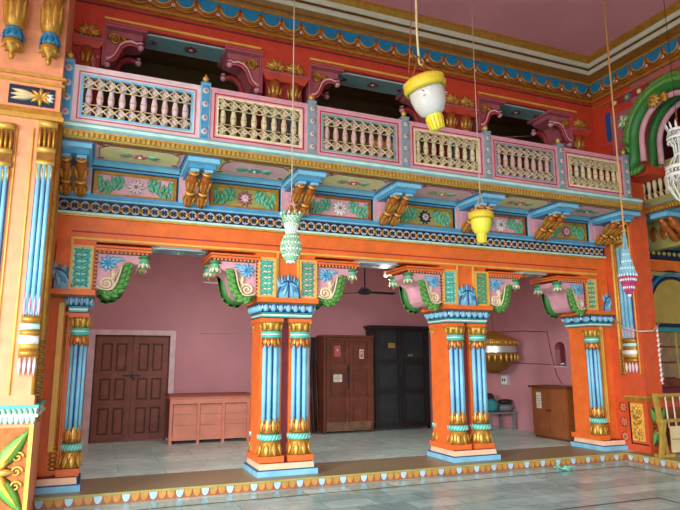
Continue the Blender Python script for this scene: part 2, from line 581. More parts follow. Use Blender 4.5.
pts = [(cx + r * math.cos(PI * i / 16), cz + r * math.sin(PI * i / 16)) for i in range(17)] + [(cx - r, 2.2), (cx + r, 2.2)]
m.prism(pts, .055, .10, 'tan_infill')
for rr, th, mm in ((.66, .035, 'navy'), (.72, .035, 'scallop_blue'), (.78, .02, 'navy')):
    m.tube([(cx + rr * math.cos(PI * i / 16), .05, cz + rr * math.sin(PI * i / 16)) for i in range(17)], th, mm, 6)
for s in (-1, 1):
    for k in range(5):
        m.leaf((cx + s * (.75 - .1 * k), .07, 2.88 + .05 * k), (s * .6, 0, .8), NY, .18, .05, .03, 'rose' if k % 2 else 'blue', 4)
o = obj('window_frame', m)
win = thing('window_1', '', '', (0, 0, 0))
del win['label'], win['category']
win['kind'] = 'structure'
o.parent = win
m = MB()
m.box(8.3, 10.4, .03, .10, 2.14, 2.22, 'navy'); m.box(8.3, 10.4, .0, .10, 2.06, 2.14, 'teal_dark')
obj('transom', m, win)
m = MB()
for j in range(3):
    z0, z1 = 1.22 + j * .29, 1.48 + j * .29
    x = 8.2
    while x < 10.3:
        m.add([(x, .10, z0), (x + .04, .05, z0), (x + .09, .05, z1), (x + .05, .10, z1)], [(0, 1, 2, 3)], 'louvre'); x += .075
    m.box(8.2, 10.3, .045, .1, z1, z1 + .03, 'wood_cupboard')
m.box(9.12, 9.17, .03, .1, 1.2, 2.06, 'olive')
obj('shutter', m, win)
m = MB()
m.box(8.1, 10.4, .0, .14, 1.05, 1.2, 'wood_cupboard')
obj('sill', m, win)

# ------------------------------------------------------------------ pillars of the arcade
def petal_ring(mb, c, r, z, k, L, W, out, m, up=1, phase=0.0, T=.014):
    for i in range(k):
        a = 2 * PI * (i + phase) / k
        d = Vector((math.cos(a), math.sin(a), 0))
        mb.leaf((c[0] + d.x * r, c[1] + d.y * r, z), d * out + Vector((0, 0, up)), d - Vector((0, 0, out * up)), L, W, T, m, 4)
def colonette(parent, x, y, name='colonette', r=.148):
    """fluted blue shaft with gilded lotus collars, standing on z=.25"""
    m = MB()
    m.lathe([(r * .70, .70), (r * .70, 1.76)], 'blue_deep', (x, y, 0), seg=20)
    for i in range(8):
        a = 2 * PI * (i + .5) / 8
        px, py = x + r * .74 * math.cos(a), y + r * .74 * math.sin(a)
        m.tube([(px, py, .66), (px, py, 1.78)], r * .2, 'shaft_blue', 8)
    root = obj(name, m, parent)
    m = MB()
    m.lathe([(r * .9, .25), (r * 1.12, .27), (r * 1.08, .33), (r * .98, .43), (r * .9, .45)], 'gold', (x, y, 0), seg=20)
    petal_ring(m, (x, y), r * 1.0, .42, 9, .17, .042, .18, 'gold_bright', -1)
    m.lathe([(r * .92, .54), (r * 1.0, .56), (r * .86, .64), (r * .74, .74)], 'gold_dark', (x, y, 0), seg=20)
    petal_ring(m, (x, y), r * .95, .56, 9, .20, .04, -.08, 'gold_bright', 1)
    petal_ring(m, (x, y), r * .92, .56, 9, .15, .03, .0, 'copper', 1, .5)
    obj('lotus_base', m, root)
    m = MB()
    m.lathe([(r * .9, .45), (r * 1.02, .455), (r * 1.12, .475), (r * 1.12, .515), (r * 1.02, .535), (r * .9, .54)], 'teal', (x, y, 0), seg=24)
    for i in range(20):
        a = 2 * PI * i / 20
        m.tube([(x + r * 1.1 * math.cos(a), y + r * 1.1 * math.sin(a), .465), (x + r * 1.1 * math.cos(a + .22), y + r * 1.1 * math.sin(a + .22), .527)], .009, 'mint', 4)
    obj('twisted_ring', m, root)
    m = MB()
    m.lathe([(r * .80, 1.72), (r * .95, 1.84), (r * .98, 1.85)], 'gold_dark', (x, y, 0), seg=20)
    petal_ring(m, (x, y), r * .92, 1.85, 9, .15, .042, .06, 'copper', -1)
    petal_ring(m, (x, y), r * .90, 1.85, 9, .11, .03, .1, 'gold_bright', -1, .5)
    m.lathe([(r * .8, 1.935), (r * .9, 1.95), (r * 1.1, 2.02), (r * 1.2, 2.07)], 'gold', (x, y, 0), seg=20)
    petal_ring(m, (x, y), r * .95, 1.935, 10, .14, .038, .22, 'gold_bright', 1)
    obj('lotus_capital', m, root)
    m = MB()
    m.lathe([(r * .95, 1.845), (r * 1.06, 1.855), (r * 1.06, 1.885), (r * .9, 1.89), (r * .9, 1.9), (r * 1.06, 1.905), (r * 1.06, 1.93), (r * .9, 1.94)], 'teal', (x, y, 0), seg=20)
    m.lathe([(r * .98, 1.882), (r * .98, 1.908)], 'white', (x, y, 0), seg=20)
    obj('collar', m, root)
    return root

def leaf_panel_mb(x0, x1, z0, z1, y, bgm, leafm, framem='yellow_line'):
    m = MB()
    w = .028
    m.box(x0, x1, y, y + .03, z0, z1, bgm)
    m.box(x0, x1, y - .03, y, z0, z0 + w, framem); m.box(x0, x1, y - .03, y, z1 - w, z1, framem)
    m.box(x0, x0 + w, y - .03, y, z0 + w, z1 - w, framem); m.box(x1 - w, x1, y - .03, y, z0 + w, z1 - w, framem)
    f = obj_mb = m
    l = MB()
    c = (x0 + x1) / 2; hw = (x1 - x0) / 2 - w - .005; H = z1 - z0 - 2 * w
    l.tube([(c, y - .005, z0 + w), (c, y - .005, z1 - w)], .008, leafm, 5)
    for i in range(6):
        z = z0 + w + .02 + H * i / 6.2
        for s in (-1, 1):
            l.leaf((c, y - .002, z), (s * .75, 0, .75), NY, hw * 1.18, hw * .30, .028, leafm, 5, bend=-s * .25)
            l.leaf((c + s * hw * .45, y - .002, z + .01), (s * .9, 0, -.25), NY, hw * .5, hw * .2, .02, leafm, 4)
    l.leaf((c, y - .002, z1 - w - H * .16), (0, 0, 1), NY, H * .15, hw * .3, .03, leafm, 4)
    return f, l

def lotus_fan_mb(c, y, z0, W, H, half=0):
    """upright dome of blue acanthus: narrow leaves fanning up behind two big drooping halves"""
    b = MB()
    for k, a in enumerate((-48, -36, -24, -12, 0, 12, 24, 36, 48)):
        if half and a * half < -1: continue
        t = math.radians(a)
        b.leaf((c + W * .36 * math.sin(t * 1.5), y, z0 + H * .36), (math.sin(t) * .30, 0, math.cos(t)), NY, H * (.66 - .30 * abs(math.sin(t)) ** 1.3), W * .10, .035, 'sky_blue' if k % 2 == 0 else 'blue', 5, skew=.7)
    f = MB()
    for s in (-1, 1):
        if half and s * half < 0: continue
        out = [(c + s * .008, z0)] + [(c + s * (.008 + W * .48 * math.sin(PI / 2 * i / 8)), z0 + H * .68 * math.cos(PI / 2 * i / 8)) for i in range(9)]
        if s > 0: out = out[::-1]
        f.prism(out, y - .035, y + .02, 'sky_blue')
        for k in range(3):
            tt = .25 + .42 * k
            f.leaf((c + s * .02, y - .03, z0 + H * .62), (s * math.sin(tt), 0, -math.cos(tt)), NY, H * (.60 - .08 * k), W * .10, .03, 'sky_blue' if k != 1 else 'blue', 5)
        f.tube([(c + s * W * .49 * math.sin(PI / 2 * i / 8), y - .04, z0 + H * .69 * math.cos(PI / 2 * i / 8)) for i in range(9)], .013, 'blue_deep', 6)
    if not half: f.tube([(c, y - .045, z0 + .01), (c, y - .045, z0 + H * .68)], .009, 'blue_deep', 5)
    return b, f

def petal_row(mb, x0, x1, y0, y1, z0, z1, k, faces='flr'):
    """inverted-cove band set with light blue petals"""
    d = .07
    mb.frust((x0 + d, x1 - d, y0 + d, y1 - d, z0), (x0, x1, y0, y1, z1), 'blue_deep')
    def side(a, b, n, cnt):
        a, b, n = Vector(a), Vector(b), Vector(n)
        for i in range(cnt):
            p = a.lerp(b, (i + .5) / cnt)
            w = (b - a).length / cnt
            o = p - n * d * .75 + Vector((0, 0, z0 + .012))
            c = p - n * d * .38 + Vector((0, 0, z0 + (z1 - z0) * .52)); tt = (b - a).normalized()
            mb.ball(tuple(c), (abs(tt.x) * w * .40 + abs(n.x) * .045, abs(tt.y) * w * .40 + abs(n.y) * .045, (z1 - z0) * .46), 'sky_blue', 10, 6)
            q = a.lerp(b, i / cnt) - n * d * .1 + Vector((0, 0, z1 - .015))
            mb.leaf(q, -n * d * .8 - Vector((0, 0, z1 - z0)), n - Vector((0, 0, .6)), (z1 - z0) * .6, w * .12, .012, 'white', 3)
    if 'f' in faces: side((x0 + d / 2, y0, 0), (x1 - d / 2, y0, 0), (0, -1, 0), k)
    if 'l' in faces: side((x0, y1 - d / 2, 0), (x0, y0 + d / 2, 0), (-1, 0, 0), max(3, int(k * .75)))
    if 'r' in faces: side((x1, y0 + d / 2, 0), (x1, y1 - d / 2, 0), (1, 0, 0), max(3, int(k * .75)))

def pillar(label, cx, kind):
    """kind 0 = free-standing; -1 = half pillar at the left pier; +1 = half pillar at the right pier"""
    t = thing('pillar', label, 'pillar', (cx, FY, 0), 'pillars of the arcade')
    a, b = {0: (-.43, .43), -1: (-.02, .475), 1: (-.43, .12)}[kind]
    D, P0, P1 = .68, -FY, .79 - FY
    m = MB(); m.box(a, b, P0, P1, .003, .075, 'sky_blue'); m.box(a + .006, b - .006, P0 + .006, P1 - .006, .075, .088, 'blue_deep'); obj('plinth', m, t)
    l, r2 = a + .04, b - .04
    if kind == -1: l = a
    if kind == 1: r2 = b
    m = MB(); m.frust((l, r2, P0 + .04, P1 - .04, .088), (l + .012, r2 - .012, P0 + .052, P1 - .052, .16), 'peach_plinth'); m.box(l + .02, r2 - .02, P0 + .06, P1 - .06, .16, .168, 'maroon'); obj('plinth_step', m, t)
    piers = {0: ((-.375, -.05), (.05, .375)), -1: ((.215, .43),), 1: ((-.405, -.20),)}[kind]
    for p, q in piers:
        m = MB()
        m.box(p - .02, q + .02, -.0, D - .02, .168, .25, 'orange')
        m.box(p + .005, q - .005, .10, D - .10, .25, 2.07, 'orange')
        m.box(p - .01, q + .01, .07, D - .07, 2.07, 2.125, 'orange')
        m.box(p - .014, q + .014, .066, D - .066, 2.125, 2.14, 'maroon')
        pil = obj('pilaster', m, t)
        cc = (p + q) / 2 + (0 if kind < 1 else -.02)
        colonette(t, cc + (.02 if kind < 0 else 0), .11, r={0: .148, -1: .108, 1: .125}[kind])
        colonette(t, cc + (.10 if kind == 1 else 0), D - .14, r=.148 if kind == 0 else .125)
    m = MB()
    if kind == 0:
        m.box(-.05, .05, .16, D - .16, .168, 2.14, 'maroon')
    elif kind == -1:
        m.box(-.02, .215, .14, D - .14, .168, 2.14, 'orange')
        m.tube([(.125, .13, .45), (.125, .13, 2.1)], .026, 'yellow_line', 6); m.tube([(.175, .13, .45), (.175, .13, 2.1)], .016, 'gold', 6)
        for k in range(6): m.ball((.145, .12, .25 + .05 * k), (.05, .03, .028), 'gold', 8, 4)
    else:
        m.box(-.21, .12, .13, D - .13, .168, 2.14, 'orange')
        for xx in (-.13, -.08): m.tube([(xx, .12, .5), (xx, .12, 2.13)], .018, 'yellow_line', 6)
        for k in range(6): m.ball((-.105, .11, .2 + .05 * k), (.045, .03, .028), 'copper', 8, 4)
    obj('core', m, t)
    # capital
    p0, p1 = {0: (-.42, .42), -1: (-.02, .47), 1: (-.45, .15)}[kind]
    m = MB()
    pz = p0 + (.17 if kind == -1 else 0)
    m.box(pz + .06, p1 - .06, .03, D - .03, 2.14, 2.16, 'teal'); m.box(pz + .05, p1 - .05, .02, D - .02, 2.16, 2.18, 'white'); m.box(pz + .04, p1 - .04, .01, D - .01, 2.18, 2.205, 'teal_dark')
    petal_row(m, p0 + (.17 if kind == -1 else 0), p1, -.04, D + .04, 2.205, 2.32, 7 if kind == 0 else 4)
    obj('petal_band', m, t)
    m = MB(); m.frust((p0, p1, -.04, D + .04, 2.32), (p0 - .02, p1 + .02, -.06, D + .06, 2.345), 'gold_dark'); m.box(p0 - .02, p1 + .02, -.06, D + .06, 2.345, 2.41, 'orange'); obj('ledge', m, t)
    # block above the capital
    q0, q1 = {0: (-.45, .45), -1: (.0, .46), 1: (-.45, .1)}[kind]
    m = MB()
    m.box(q0, q1, .06, D - .06, 2.41, 3.0, 'orange')
    if kind == 0:
        for xx in (-.155, .155): m.box(xx - .012, xx + .012, .035, .06, 2.41, 3.07, 'yellow_line')
    obj('impost_block', m, t)
    pan = {0: ((-.445, -.175, 'cream', 'teal'), (.175, .445, 'pink_pale', 'green_leaf')), -1: ((.17, .44, 'mint', 'teal'),), 1: ((-.44, -.2, 'cream', 'green_leaf'),)}[kind]
    if kind == 0 and cx > 3: pan = ((-.445, -.175, 'mint', 'teal'), (.175, .445, 'olive', 'green_leaf'))
    for x0, x1, bgm, lm in pan:
        f, lv = leaf_panel_mb(x0, x1, 2.42, 2.99, .045, bgm, lm)
        po = obj('leaf_panel', f, t); obj('leaves', lv, po)
    if kind == 0: bk, fr = lotus_fan_mb(0, .03, 2.41, .34, .36)
    elif kind == -1: bk, fr = lotus_fan_mb(.0, .08, 2.40, .42, .40, 1)
    else: bk, fr = lotus_fan_mb(.16, .08, 2.42, .42, .40, -1)
    fo = obj('lotus_fan', bk, t); obj('drooping_leaves', fr, fo)
    return t
pillar('orange half pillar with one blue column at the left end of the arcade', -1.56, -1)
pillar('free-standing orange pillar with twin blue columns, the left of the two, beside the low red chest', 1.495, 0)
pillar('free-standing orange pillar with twin blue columns, the right of the two, beside the black cupboard', 4.55, 0)
pillar('orange half pillar with one blue column at the right end of the arcade', 7.56, 1)

# ------------------------------------------------------------------ corbels
def corbel(name, label, loc, sgn, pal, group, D=(.04, .66)):
    """projects to +x from the pillar block (mirrored by sgn); z 0 is its foot, z .64 its top"""
    t = thing(name, label, 'corbel', (loc[0], FY, loc[2]), group, (sgn, 1, .91))
    y0, y1 = D
    prof = [(0, .02), (.06, .0), (.14, -.03), (.22, -.01), (.28, .05), (.31, .13), (.33, .22), (.36, .31), (.42, .37), (.50, .41), (.58, .45), (.60, .49), (.60, .53), (0, .53)]
    m = MB(); m.prism(prof, y0 + .03, y1 - .03, pal['body']); obj('bracket_body', m, t)
    crest_path = [(.02, .0), (.08, -.025), (.15, -.035), (.22, -.015), (.275, .045), (.305, .125), (.325, .21), (.34, .30), (.36, .385)]
    for yy in (y0 + .01, y1 - .01):
        m = MB()
        m.tube([(x, yy, z) for x, z in crest_path], [.025, .045, .055, .06, .064, .066, .062, .052, .03], pal['crest'], 8)
        m.tube([(x - .05 if i > 3 else x - .02, yy - .035 * (1 if yy < .3 else -1), z + .05 - .005 * i) for i, (x, z) in enumerate(crest_path)], .013, pal['line'], 5)
        for i in range(1, len(crest_path) - 1):
            (xa, za), (xb, zb) = crest_path[i], crest_path[i + 1]
            d = Vector((xb - xa, 0, zb - za)).normalized(); nrm = Vector((d.z, 0, -d.x))
            for k in (0, .34, .67):
                p = Vector((xa + (xb - xa) * k, yy, za + (zb - za) * k))
                m.leaf(p - nrm * .03 + Vector((0, -.045 if yy < .3 else .045, 0)), d * .8 + nrm * .9, (0, -1 if yy < .3 else 1, 0), .10, .028, .025, pal['crest'] if k == .34 else pal['crest2'], 4)
                m.leaf(p + nrm * .015 + Vector((0, -.03 if yy < .3 else .03, 0)), nrm * .9 + d * .8, (0, -1 if yy < .3 else 1, 0), .095, .034, .025, pal['crest2'] if k else pal['crest'], 4)
        obj('leaf_crest', m, t)
    ys = y0 + .028
    m = MB()
    m.spiral((.125, .105), .105, 1.9, -PI / 2, ys - .01, .023, pal['spiral'], 1)
    for k in range(5):
        a = math.radians(25 + 24 * k)
        m.leaf((.15 + .02 * k, ys, .16), (math.cos(a) * .6, 0, math.sin(a)), NY, .2 - .015 * k, .026, .035, pal['spiral'], 4, bend=.2)
    obj('scroll', m, t)
    m = MB()
    for k in range(9):
        a = 2 * PI * k / 9
        m.leaf((.13, ys, .40), (math.cos(a), 0, math.sin(a)), NY, .125, .036, .03, pal['flower'], 4, bend=.3)
        m.leaf((.13, ys - .01, .40), (math.cos(a + .3), 0, math.sin(a + .3)), NY, .085, .02, .03, pal['flower2'], 4, bend=.3)
    for k in range(4): m.leaf((.06 + .05 * k, ys, .47 - .0 * k), (1, 0, -.5 + .2 * k), NY, .13, .03, .03, pal['flower'], 4, bend=-.3)
    obj('leaf_flower', m, t)
    # beaded border and top slab
    m = MB()
    m.box(-.03, .0, y0 - .0, y0 + .03, .0, .56, pal['border']); m.box(-.03, .64, y0 - .02, y0 + .03, .53, .565, pal['border'])
    for k in range(10): m.ball((-.015, y0 - .005, .03 + .055 * k), .017, pal['bead'], 7, 4)
    for k in range(12): m.ball((.02 + .053 * k, y0 - .025, .548), .017, pal['bead'], 7, 4)
    obj('bead_border', m, t)
    m = MB(); m.box(-.03, .66, y0 - .05, y1 + .04, .565, .64, pal['slab']); m.box(-.03, .665, y0 - .055, y1 + .045, .60, .612, pal['border']); obj('top_slab', m, t)
    for yy in (y0 + .06, y1 - .06):
        m = MB()
        c = (.575, yy, .44)
        m.lathe([(.03, .12), (.05, .10), (.07, .085), (.078, .05), (.05, .03), (.072, .005), (.07, -.04), (.045, -.085), (.015, -.11)], pal['bulb'], c, seg=12)
        m.lathe([(.05, .085), (.084, .07), (.084, .045), (.04, .035)], pal['crest'], c, seg=12)
        petal_ring(m, (c[0], c[1]), .045, c[2] + .01, 7, .11, .034, .35, pal['bulb2'], -1)
        m.ball((c[0], c[1], c[2] - .125), (.016, .016, .026), pal['drop'], 6, 4)
        obj('lotus_bud', m, t)
    return t
LOW = dict(body='pink', crest='green', crest2='green_light', line='cream', spiral='cream', flower='sky_blue', flower2='blue', border='wood_cupboard', bead='orange_light', slab='orange', bulb='green_leaf', bulb2='cream', drop='orange')
def scroll_corbel(label, loc, sgn, group, y0=.12, y1=.68):
    """gallery corbel: a pierced plate with two S-curved arms that end in hanging bulbs"""
    t = thing('scroll_corbel', label, 'corbel', loc, group, (sgn * .88, 1, 1))
    m = MB()
    m.prism([(0, .10), (.08, .12), (.15, .20), (.19, .32), (.27, .40), (.40, .43), (.54, .46), (.54, .54), (0, .54)], y0 + .07, y1 - .07, 'rose')
    obj('bracket_body', m, t)
    m = MB()
    m.box(-.05, .0, y0 - .01, y1, -.05, .60, 'rose'); m.box(-.05, .60, y0 - .04, y1 + .03, .54, .60, 'rose'); m.box(-.05, .60, y0 - .045, y0 - .04, .565, .58, 'red_line'); m.box(-.03, -.018, y0 - .016, y0 - .01, -.05, .55, 'red_line')
    obj('frame', m, t)
    for yy in (y0 + .045, y1 - .045):
        f = -1 if yy < .4 else 1
        m = MB()
        path = [(.02, .06), (.08, .07), (.14, .12), (.18, .20), (.22, .29), (.29, .35), (.38, .37), (.46, .35), (.51, .36)]
        m.tube([(x, yy, z) for x, z in path], [.03, .045, .05, .05, .048, .046, .044, .04, .03], 'red_dark', 8)
        m.tube([(x - .012, yy + f * .035, z + .02) for x, z in path], .016, 'pink_pale', 5)
        m.tube([(x + .018, yy + f * .03, z - .028) for x, z in path[1:-1]], .010, 'rose', 5)
        a = obj('curved_arm', m, t)
        for bx_, bz_ in ((.03, .02), (.51, .35)):
            m = MB()
            m.lathe([(.02, .06), (.045, .05), (.03, .035), (.055, .01), (.05, -.03), (.02, -.06)], 'pink', (bx_, yy, bz_), seg=12)
            m.lathe([(.05, .02), (.06, .01), (.055, -.005)], 'maroon', (bx_, yy, bz_), seg=12)
            obj('hanging_bulb', m, a)
    m = MB()
    m.spiral((.12, .40), .085, 1.8, PI, y0 + .05, .022, 'gold', -1)
    for k in range(4):
        q = math.radians(-10 - 22 * k); m.leaf((.18 + .02 * k, y0 + .055, .44), (math.cos(q), 0, math.sin(q)), NY, .17 - .02 * k, .026, .04, 'gold' if k % 2 else 'copper', 4, bend=.2)
    obj('gilded_scroll', m, t)
g = 'snake-like corbels under the beam'
ZC = 2.42
corbel('corbel', 'pink and green corbel on the half pillar above the double door', (-1.07, 0, ZC), 1, LOW, g)
corbel('corbel', 'pink and green corbel on the left side of the twin-column pillar by the red chest', (1.03, 0, ZC), -1, LOW, g)
corbel('corbel', 'pink and green corbel on the right side of the twin-column pillar by the red chest', (1.96, 0, ZC), 1, LOW, g)
corbel('corbel', 'pink and green corbel on the left side of the pillar by the black cupboard', (4.085, 0, ZC), -1, LOW, g)
corbel('corbel', 'pink and green corbel on the right side of the pillar by the black cupboard', (5.015, 0, ZC), 1, LOW, g)
corbel('corbel', 'pink and green corbel on the half pillar at the right end of the arcade', (7.09, 0, ZC), -1, LOW, g)

# painted panels on the underside of the beam and of the upper lintel
def soffit_plate(label, x0, x1, z, group, body, trim):
    m = MB()
    c = .10
    y0, y1 = (.11, .62) if z < 4 else (.16, .64)
    def octo(e, zz0, zz1, mm):
        pts = [(x0 + c + e, y0 + e), (x1 - c - e, y0 + e), (x1 - e, y0 + c), (x1 - e, y1 - c), (x1 - c - e, y1 - e), (x0 + c + e, y1 - e), (x0 + e, y1 - c), (x0 + e, y0 + c)]
        k = 8
        vs = [(x, y, zz0) for x, y in pts] + [(x, y, zz1) for x, y in pts]
        m.add(vs, [tuple(reversed(range(8))), tuple(range(8, 16))] + [(i, (i + 1) % k, k + (i + 1) % k, k + i) for i in range(k)], mm)
    octo(0, z - .02, z, trim); octo(.025, z - .026, z - .018, 'white'); octo(.05, z - .032, z - .02, body)
    t = tag(obj('soffit_panel', m, None, (0, FY if z < 4 else 0, 0)), label, 'panel', group)
    m = MB(); m.rosette(((x0 + x1) / 2, (y0 + y1) / 2, z - .032), (1, 0, 0), (0, -1, 0), .11, 8, trim, 'pink_pale', .015)
    obj('painted_flower', m, t)
    for s in (-1, 1):
        m = MB()
        for q in (-.5, .5):
            m.leaf(((x0 + x1) / 2 + s * (x1 - x0) * .33, (y0 + y1) / 2, z - .032), (s, q, 0), (0, 0, -1), .13, .03, .015, trim, 4)
        obj('painted_leaves', m, t)
gs = 'painted panels under the beam'
soffit_plate('grey painted panel under the beam between the corbels above the double door', -.40, .36, 3.06, gs, 'slate', 'teal_grey')
soffit_plate('grey painted panel under the beam in front of the ceiling fan', 2.63, 3.42, 3.06, gs, 'slate', 'teal_grey')
soffit_plate('grey painted panel under the beam in the bay with the brown cabinet', 5.69, 6.42, 3.06, gs, 'olive', 'slate')

# ------------------------------------------------------------------ upper gallery front: red pillars, corbels, panels
def upper_pillar(label, cx, half=0):
    t = thing('gallery_pillar', label, 'pillar', (cx, 0, 4.32), 'red pillars of the gallery')
    a, b = (-.33, .33) if not half else ((-.05, .3) if half < 0 else (-.3, .05))
    m = MB(); m.box(a + .04, b - .04, .2, .66, 0, 1.42, 'red_dark'); obj('shaft', m, t)
    xs = (-.15, .15) if not half else ((.13,) if half < 0 else (-.13,))
    for xx in xs:
        m = MB()
        m.lathe([(.075, 0), (.075, 1.12)], 'blue_deep', (xx, .2, 0), seg=14)
        for k in range(8):
            q = 2 * PI * k / 8
            m.tube([(xx + .072 * math.cos(q), .2 + .072 * math.sin(q), 0), (xx + .072 * math.cos(q), .2 + .072 * math.sin(q), 1.12)], .022, 'teal_grey', 6)
        c = obj('colonette', m, t)
        m = MB()
        m.lathe([(.08, 1.10), (.09, 1.14), (.075, 1.16), (.08, 1.18), (.105, 1.30), (.10, 1.32), (.10, 1.42)], 'copper', (xx, .2, 0), seg=16)
        petal_ring(m, (xx, .2), .085, 1.17, 9, .15, .034, .25, 'gold_bright', 1)
        obj('lotus_capital', m, c)
    m = MB()
    m.frust((a + .02, b - .02, .12, .66, 1.40), (a - .04, b + .04, .08, .66, 1.50), 'orange_upper'); m.box(a - .045, b + .045, .07, .68, 1.50, 1.53, 'rose')
    obj('ledge', m, t)
    m = MB(); m.box(a - .06, b + .06, .12, .66, 1.54, 1.86, 'orange_upper'); obj('impost_block', m, t)
    for xx in xs:
        m = MB()
        for k in range(9):
            q = math.radians(-80 + 20 * k)
            m.leaf((xx, .115, 1.58), (math.sin(q), 0, math.cos(q)), NY, .18, .04, .045, 'gold_bright' if k % 2 else 'gold', 4)
        m.dome((xx, .11, 1.60), NY, .05, .045, 'copper', 10, 3)
        for k in range(4): m.ball((xx - .09 + .06 * k, .11, 1.565), .02, 'gold', 6, 4)
        obj('gilded_fan', m, t)
    return t
upper_pillar('red half pillar at the left end of the gallery beside the blue post', -1.52, -1)
upper_pillar('red gallery pillar with two gilded fans, left of the big yellow lantern', 1.41)
upper_pillar('red gallery pillar with two gilded fans, right behind the big yellow lantern', 4.56)
upper_pillar('red half pillar at the right end of the gallery near the green arch', 7.38, 1)
gu = 'red scroll corbels of the gallery'
ZU = 5.53
scroll_corbel('dark red scroll corbel at the left end of the gallery above the first railing', (-1.16, 0, ZU), 1, gu)
scroll_corbel('dark red scroll corbel left of the first red gallery pillar', (1.0, 0, ZU), -1, gu)
scroll_corbel('dark red scroll corbel right of the first red gallery pillar', (1.83, 0, ZU), 1, gu)
scroll_corbel('dark red scroll corbel hidden partly behind the big yellow lantern', (4.15, 0, ZU), -1, gu)
scroll_corbel('dark red scroll corbel right of the gallery pillar behind the big lantern', (4.98, 0, ZU), 1, gu)
scroll_corbel('dark red scroll corbel at the right end of the gallery', (7.03, 0, ZU), -1, gu)
gp = 'teal panels under the gallery lintel'
soffit_plate('teal painted panel under the gallery lintel above the first railing', -.72, .74, 6.14, gp, 'teal_grey', 'maroon')
soffit_plate('teal painted panel under the gallery lintel just left of the big yellow lantern', 2.32, 3.72, 6.14, gp, 'teal_grey', 'maroon')
soffit_plate('teal painted panel under the gallery lintel in the right-hand opening', 5.38, 6.60, 6.14, gp, 'teal_grey', 'maroon')
m = MB()
m.box(3.5, 4.15, 1.55, 1.95, 4.32, 5.62, 'yellow_line'); m.box(3.48, 4.17, 1.53, 1.97, 5.62, 5.66, 'gold')
t = tag(obj('storage_box', m), 'yellow box standing inside the dark gallery behind the third railing', 'box')
m = MB(); m.box(3.56, 4.09, 1.54, 1.55, 4.5, 5.5, 'gold'); obj('front_panel', m, t)
m = MB(); m.tube([(5.0, .7, 5.62), (5.8, .72, 5.70), (6.6, .74, 5.86)], .008, 'thread', 5)
tag(obj('cable', m), 'thin pale cable strung across the right-hand gallery opening', 'cable')

# ------------------------------------------------------------------ balcony
PX = [-1.593, .0255, 1.486, 2.946, 4.405, 5.865, 7.325]      # posts
BX = [-1.42, .11, 1.58, 3.09, 4.60, 6.10, 7.50]              # brackets
t = thing('balcony', 'long projecting balcony deck with blue edge and gold dentil band under the railings', 'balcony', (0, 0, 4.06))
m = MB(); m.box(-1.66, 7.62, -.72, .22, .07, .17, 'sky_blue'); obj('deck', m, t)
m = MB(); m.box(-1.68, 7.64, -.785, -.62, .178, .215, 'mint'); m.box(-1.66, 7.62, -.77, -.62, .215, .24, 'teal_grey'); m.box(-1.66, 7.62, -.62, .1, .165, .24, 'teal_grey'); m.box(-1.67, 7.63, -.765, -.62, .14, .178, 'teal_grey'); obj('edge_moulding', m, t)
m = MB()
m.box(-1.67, 7.63, -.755, -.70, .045, .14, 'olive'); m.box(-1.67, 7.63, -.775, -.70, .12, .14, 'gold_bright'); m.box(-1.67, 7.63, -.75, -.68, .03, .05, 'gold_dark')
x = -1.65
while x < 7.6:
    m.box(x, x + .032, -.785, -.75, .06, .115, 'gold_bright'); x += .058
o = obj('dentil_band', m, t)
m = MB()
m.frust((-1.66, 7.62, .13, .22, .015), (-1.66, 7.62, .06, .22, .07), 'sky_blue'); m.box(-1.66, 7.62, .14, .22, -.005, .015, 'navy'); m.box(-1.66, 7.62, .13, .22, -.03, -.005, 'blue')
obj('cove_moulding', m, t)

def post(label, x, c1, c2):
    t = thing('railing_post', label, 'post', (x, -.74, 4.3), 'painted posts of the balcony railing')
    m = MB(); m.box(0, .115, 0, .11, 0, .775, c1); m.box(-.006, .121, -.006, .116, .765, .785, c2); m.box(.010, .105, -.002, 0, .02, .75, c2); obj('shaft', m, t)
    for k in range(4):
        m = MB()
        z = .11 + .185 * k
        m.lathe([(.046, 0), (.046, .006), (.036, .010)], c1, (.0575, -.002, z), NY, 14)
        m.lathe([(.034, .009), (.03, .014)], 'cream', (.0575, -.002, z), NY, 12)
        m.rosette((.0575, -.016, z), (1, 0, 0), (0, 0, 1), .03, 6, 'pink', 'red_line', .008)
        obj('flower_medallion', m, t)
    m = MB(); m.lathe([(.04, .785), (.03, .80), (.018, .81), (.04, .835), (.042, .86), (.02, .885), (.01, .90), (.005, .92)], 'gold_bright', (.0575, .055, 0), seg=12); obj('finial', m, t)
    return t
pn = ['blue railing post at the far left, against the peach pier', 'blue railing post between the white railing panel and the first pink panel', 'railing post just right of the left hanging cord', 'railing post to the left of the big yellow lantern', 'railing post right of the small yellow lantern\'s cord', 'railing post second from the right end of the balcony', 'railing post at the right end of the balcony beside the tan cord']
for i, (x, l) in enumerate(zip(PX, pn)): post(l, x, 'sky_blue' if i < 2 else 'teal_grey', 'blue' if i < 2 else 'slate')

